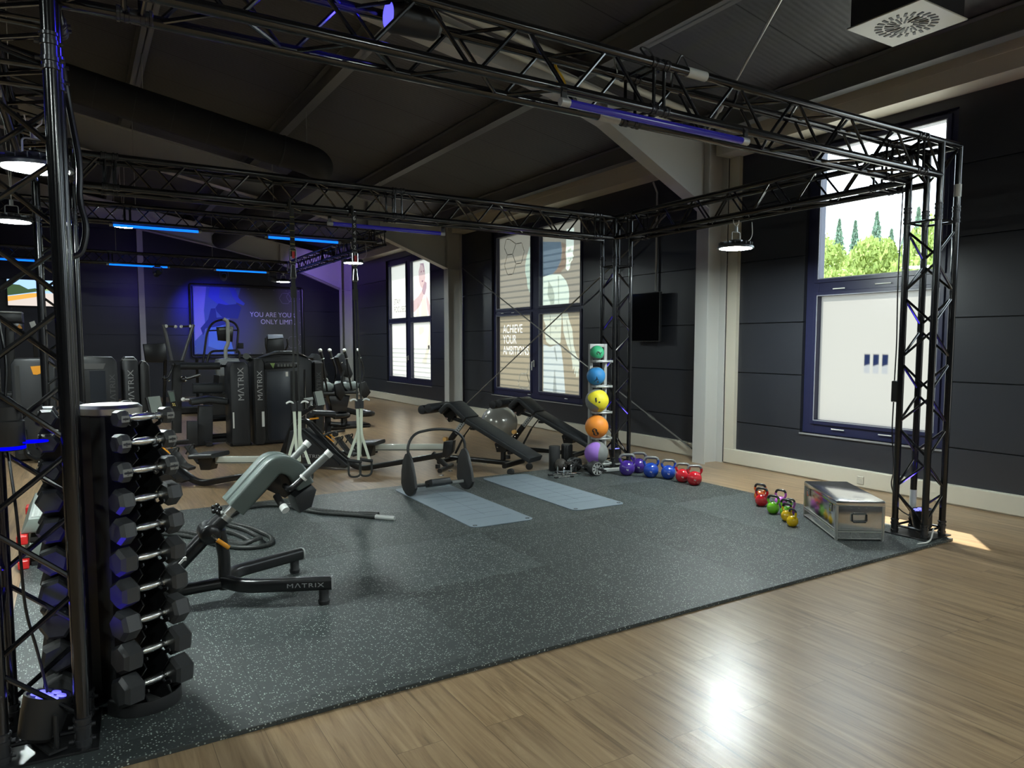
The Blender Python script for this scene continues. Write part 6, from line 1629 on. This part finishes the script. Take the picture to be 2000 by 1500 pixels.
# ellipticals
def elliptical(loc, label, rz, big):
    t = thing('elliptical_trainer', label, 'elliptical trainer', loc, rz, 'black elliptical trainers')
    q = MB(); q.prism([(-0.171, 1.245), (-0.097, 1.316), (-0.024, 1.280), (0.099, 0.950), (0.061, 0.878), (-0.068, 0.917)], XZ(0), .24, bev=.02); q.build('console', SHROUD, t)
    q = MB(); q.ball(p(-0.109, 1.154, -.14), .014, u=8, v=6); q.ball(p(-0.027, 1.116, -.14), .014, u=8, v=6); q.ball(p(-0.002, 0.970, -.14), .014, u=8, v=6); q.build('bolt', CHROME, t)
    q = MB(); q.tube(fillet([p(-0.066, 1.026, -.1), p(-0.124, 0.818, -.14), p(-0.072, 0.680, -.14), p(0.093, 0.620, -.1)], .12), .020, 10); q.build('fixed_handle', BLK, t)
    for dv, (a, b_, c, d_) in ((-.25, (p(-0.096, 1.371, -.25), p(-0.053, 1.226, -.25), p(-0.030, 0.953, -.25), p(0.039, 0.677, -.2))), (.25, (p(0.303, 1.370, .25), p(0.348, 1.223, .25), p(0.430, 1.000, .25), p(0.340, 0.779, .2)))):
        q = MB(); q.tube(fillet([a, b_, c, d_], .12), .017, 10); q.build('moving_arm', BLK, t)
        q = MB(); A_, B2 = Vector(a), Vector(b_); q.tube([A_, A_+(B2-A_)*.95], .024, 12); q.build('arm_grip', RUBB, t)
        q = MB(); q.ball(a, .034, u=12, v=8); q.tube([A_+(B2-A_)*.93, B2], .028, 12); q.build('grip_end', WHITE, t)
    q = MB(); q.prism([(-0.272, 0.713), (-0.124, 0.818), (0.134, 0.821), (0.227, 0.764), (0.169, 0.655), (-0.100, 0.654)], XZ(.05), .34, bev=.04, seg=3); q.build('cowl', mat('cowl_green_grey', (.26, .29, .28), .4), t)
    q = MB(); q.prism([(-0.391, 0.591), (-0.009, 0.578), (-0.079, 0.288), (-0.334, 0.299)], XZ(-.1), .36, bev=.03, seg=2); q.build('flywheel_cover', mat('shroud_gloss', (.03, .03, .034), .25, spec=.6), t)
    q = MB(); q.rtube([p(-0.328, 0.634, -.1), p(0.131, 0.628, -.1)], .38, .04, rad=.5); q.build('top_rim', SATIN, t)
    q = MB(); q.rtube([p(-0.197, 0.366, .1), p(0.265, 0.225, .1)], .10, .10, up=(0, 1, 0)); q.tube(fillet([p(0.124, 0.232, -.25), p(0.427, 0.236, -.25), p(0.427, 0.236, .35), p(0.124, 0.232, .35)], .12), .045, 10); q.build('rear_frame', BLK, t)
    q = MB(); q.span((-.35, -.28, 0), (.35, .30, .07), bev=.02); q.rtube([(-.05, 0, .05), (-.05, 0, .5)], .1, .1, up=(1, 0, 0)); q.build('base', BLK, t)
    q = MB(); q.prism([(0.162, 0.784), (0.284, 0.818), (0.376, 0.620), (0.279, 0.503), (0.186, 0.599)], XZ(-.2), .06, bev=.01); q.build('crank_cover', SATIN, t)
    q = MB(); q.rtube([p(-0.763, 0.896, -.1), p(-0.459, 0.764, -.1), p(-0.326, 0.715, -.1)], .05, .03); q.tube(fillet([p(-0.518, 0.890, -.2), p(-0.394, 0.888, -.2), p(-0.377, 0.824, -.2), p(-0.449, 0.799, -.2)], .03), .014, 8); q.build('bottle_holder', SILV, t)
    return t
elliptical((4.020, 12.900, 0.0), 'black elliptical trainer with two white tipped arms in front of the purple column', 0, True)
elliptical((3.52, 12.75, -0.0), 'black elliptical trainer beside the wide weight machine', .15, False)
t = thing('weight_bench_machine', 'low black seat with orange lever between the rowing machine and the weight tower', 'exercise machine', (3.050, 9.600, 0.0))
q = MB(); q.rtube([p(-0.519, 0.594), p(-0.240, 0.567)], .26, .07, rad=.8); q.build('seat', PADM, t)
q = MB(); q.rtube([p(-0.307, 0.584), p(-0.308, 0.218)], .07, .07, up=(1, 0, 0)); q.tube([p(-0.310, 0.449, -.1), p(-0.175, 0.428, -.1)], .03, 10); q.rtube([p(-.2, .03, -.25), p(-.2, .03, .3)], .08, .05); q.rtube([p(-.25, .035), p(.35, .035)], .08, .06); q.rtube([p(-0.315, 0.219), p(-0.317, 0.083)], .07, .06, up=(1, 0, 0)); q.build('frame', BLK, t)
q = MB(); q.rtube([p(-0.573, 0.523, -.12), p(-0.462, 0.531, -.12)], .02, .045, up=(0, 1, 0), rad=.8); q.build('lever', ORANGE, t)
q = MB(); q.rtube([p(-0.581, 0.769, 0), p(-0.450, 0.784, 0)], .25, .012); q.rtube([p(-0.516, 0.773), p(-0.519, 0.594)], .03, .03, up=(1, 0, 0)); q.build('tray', SILV, t)
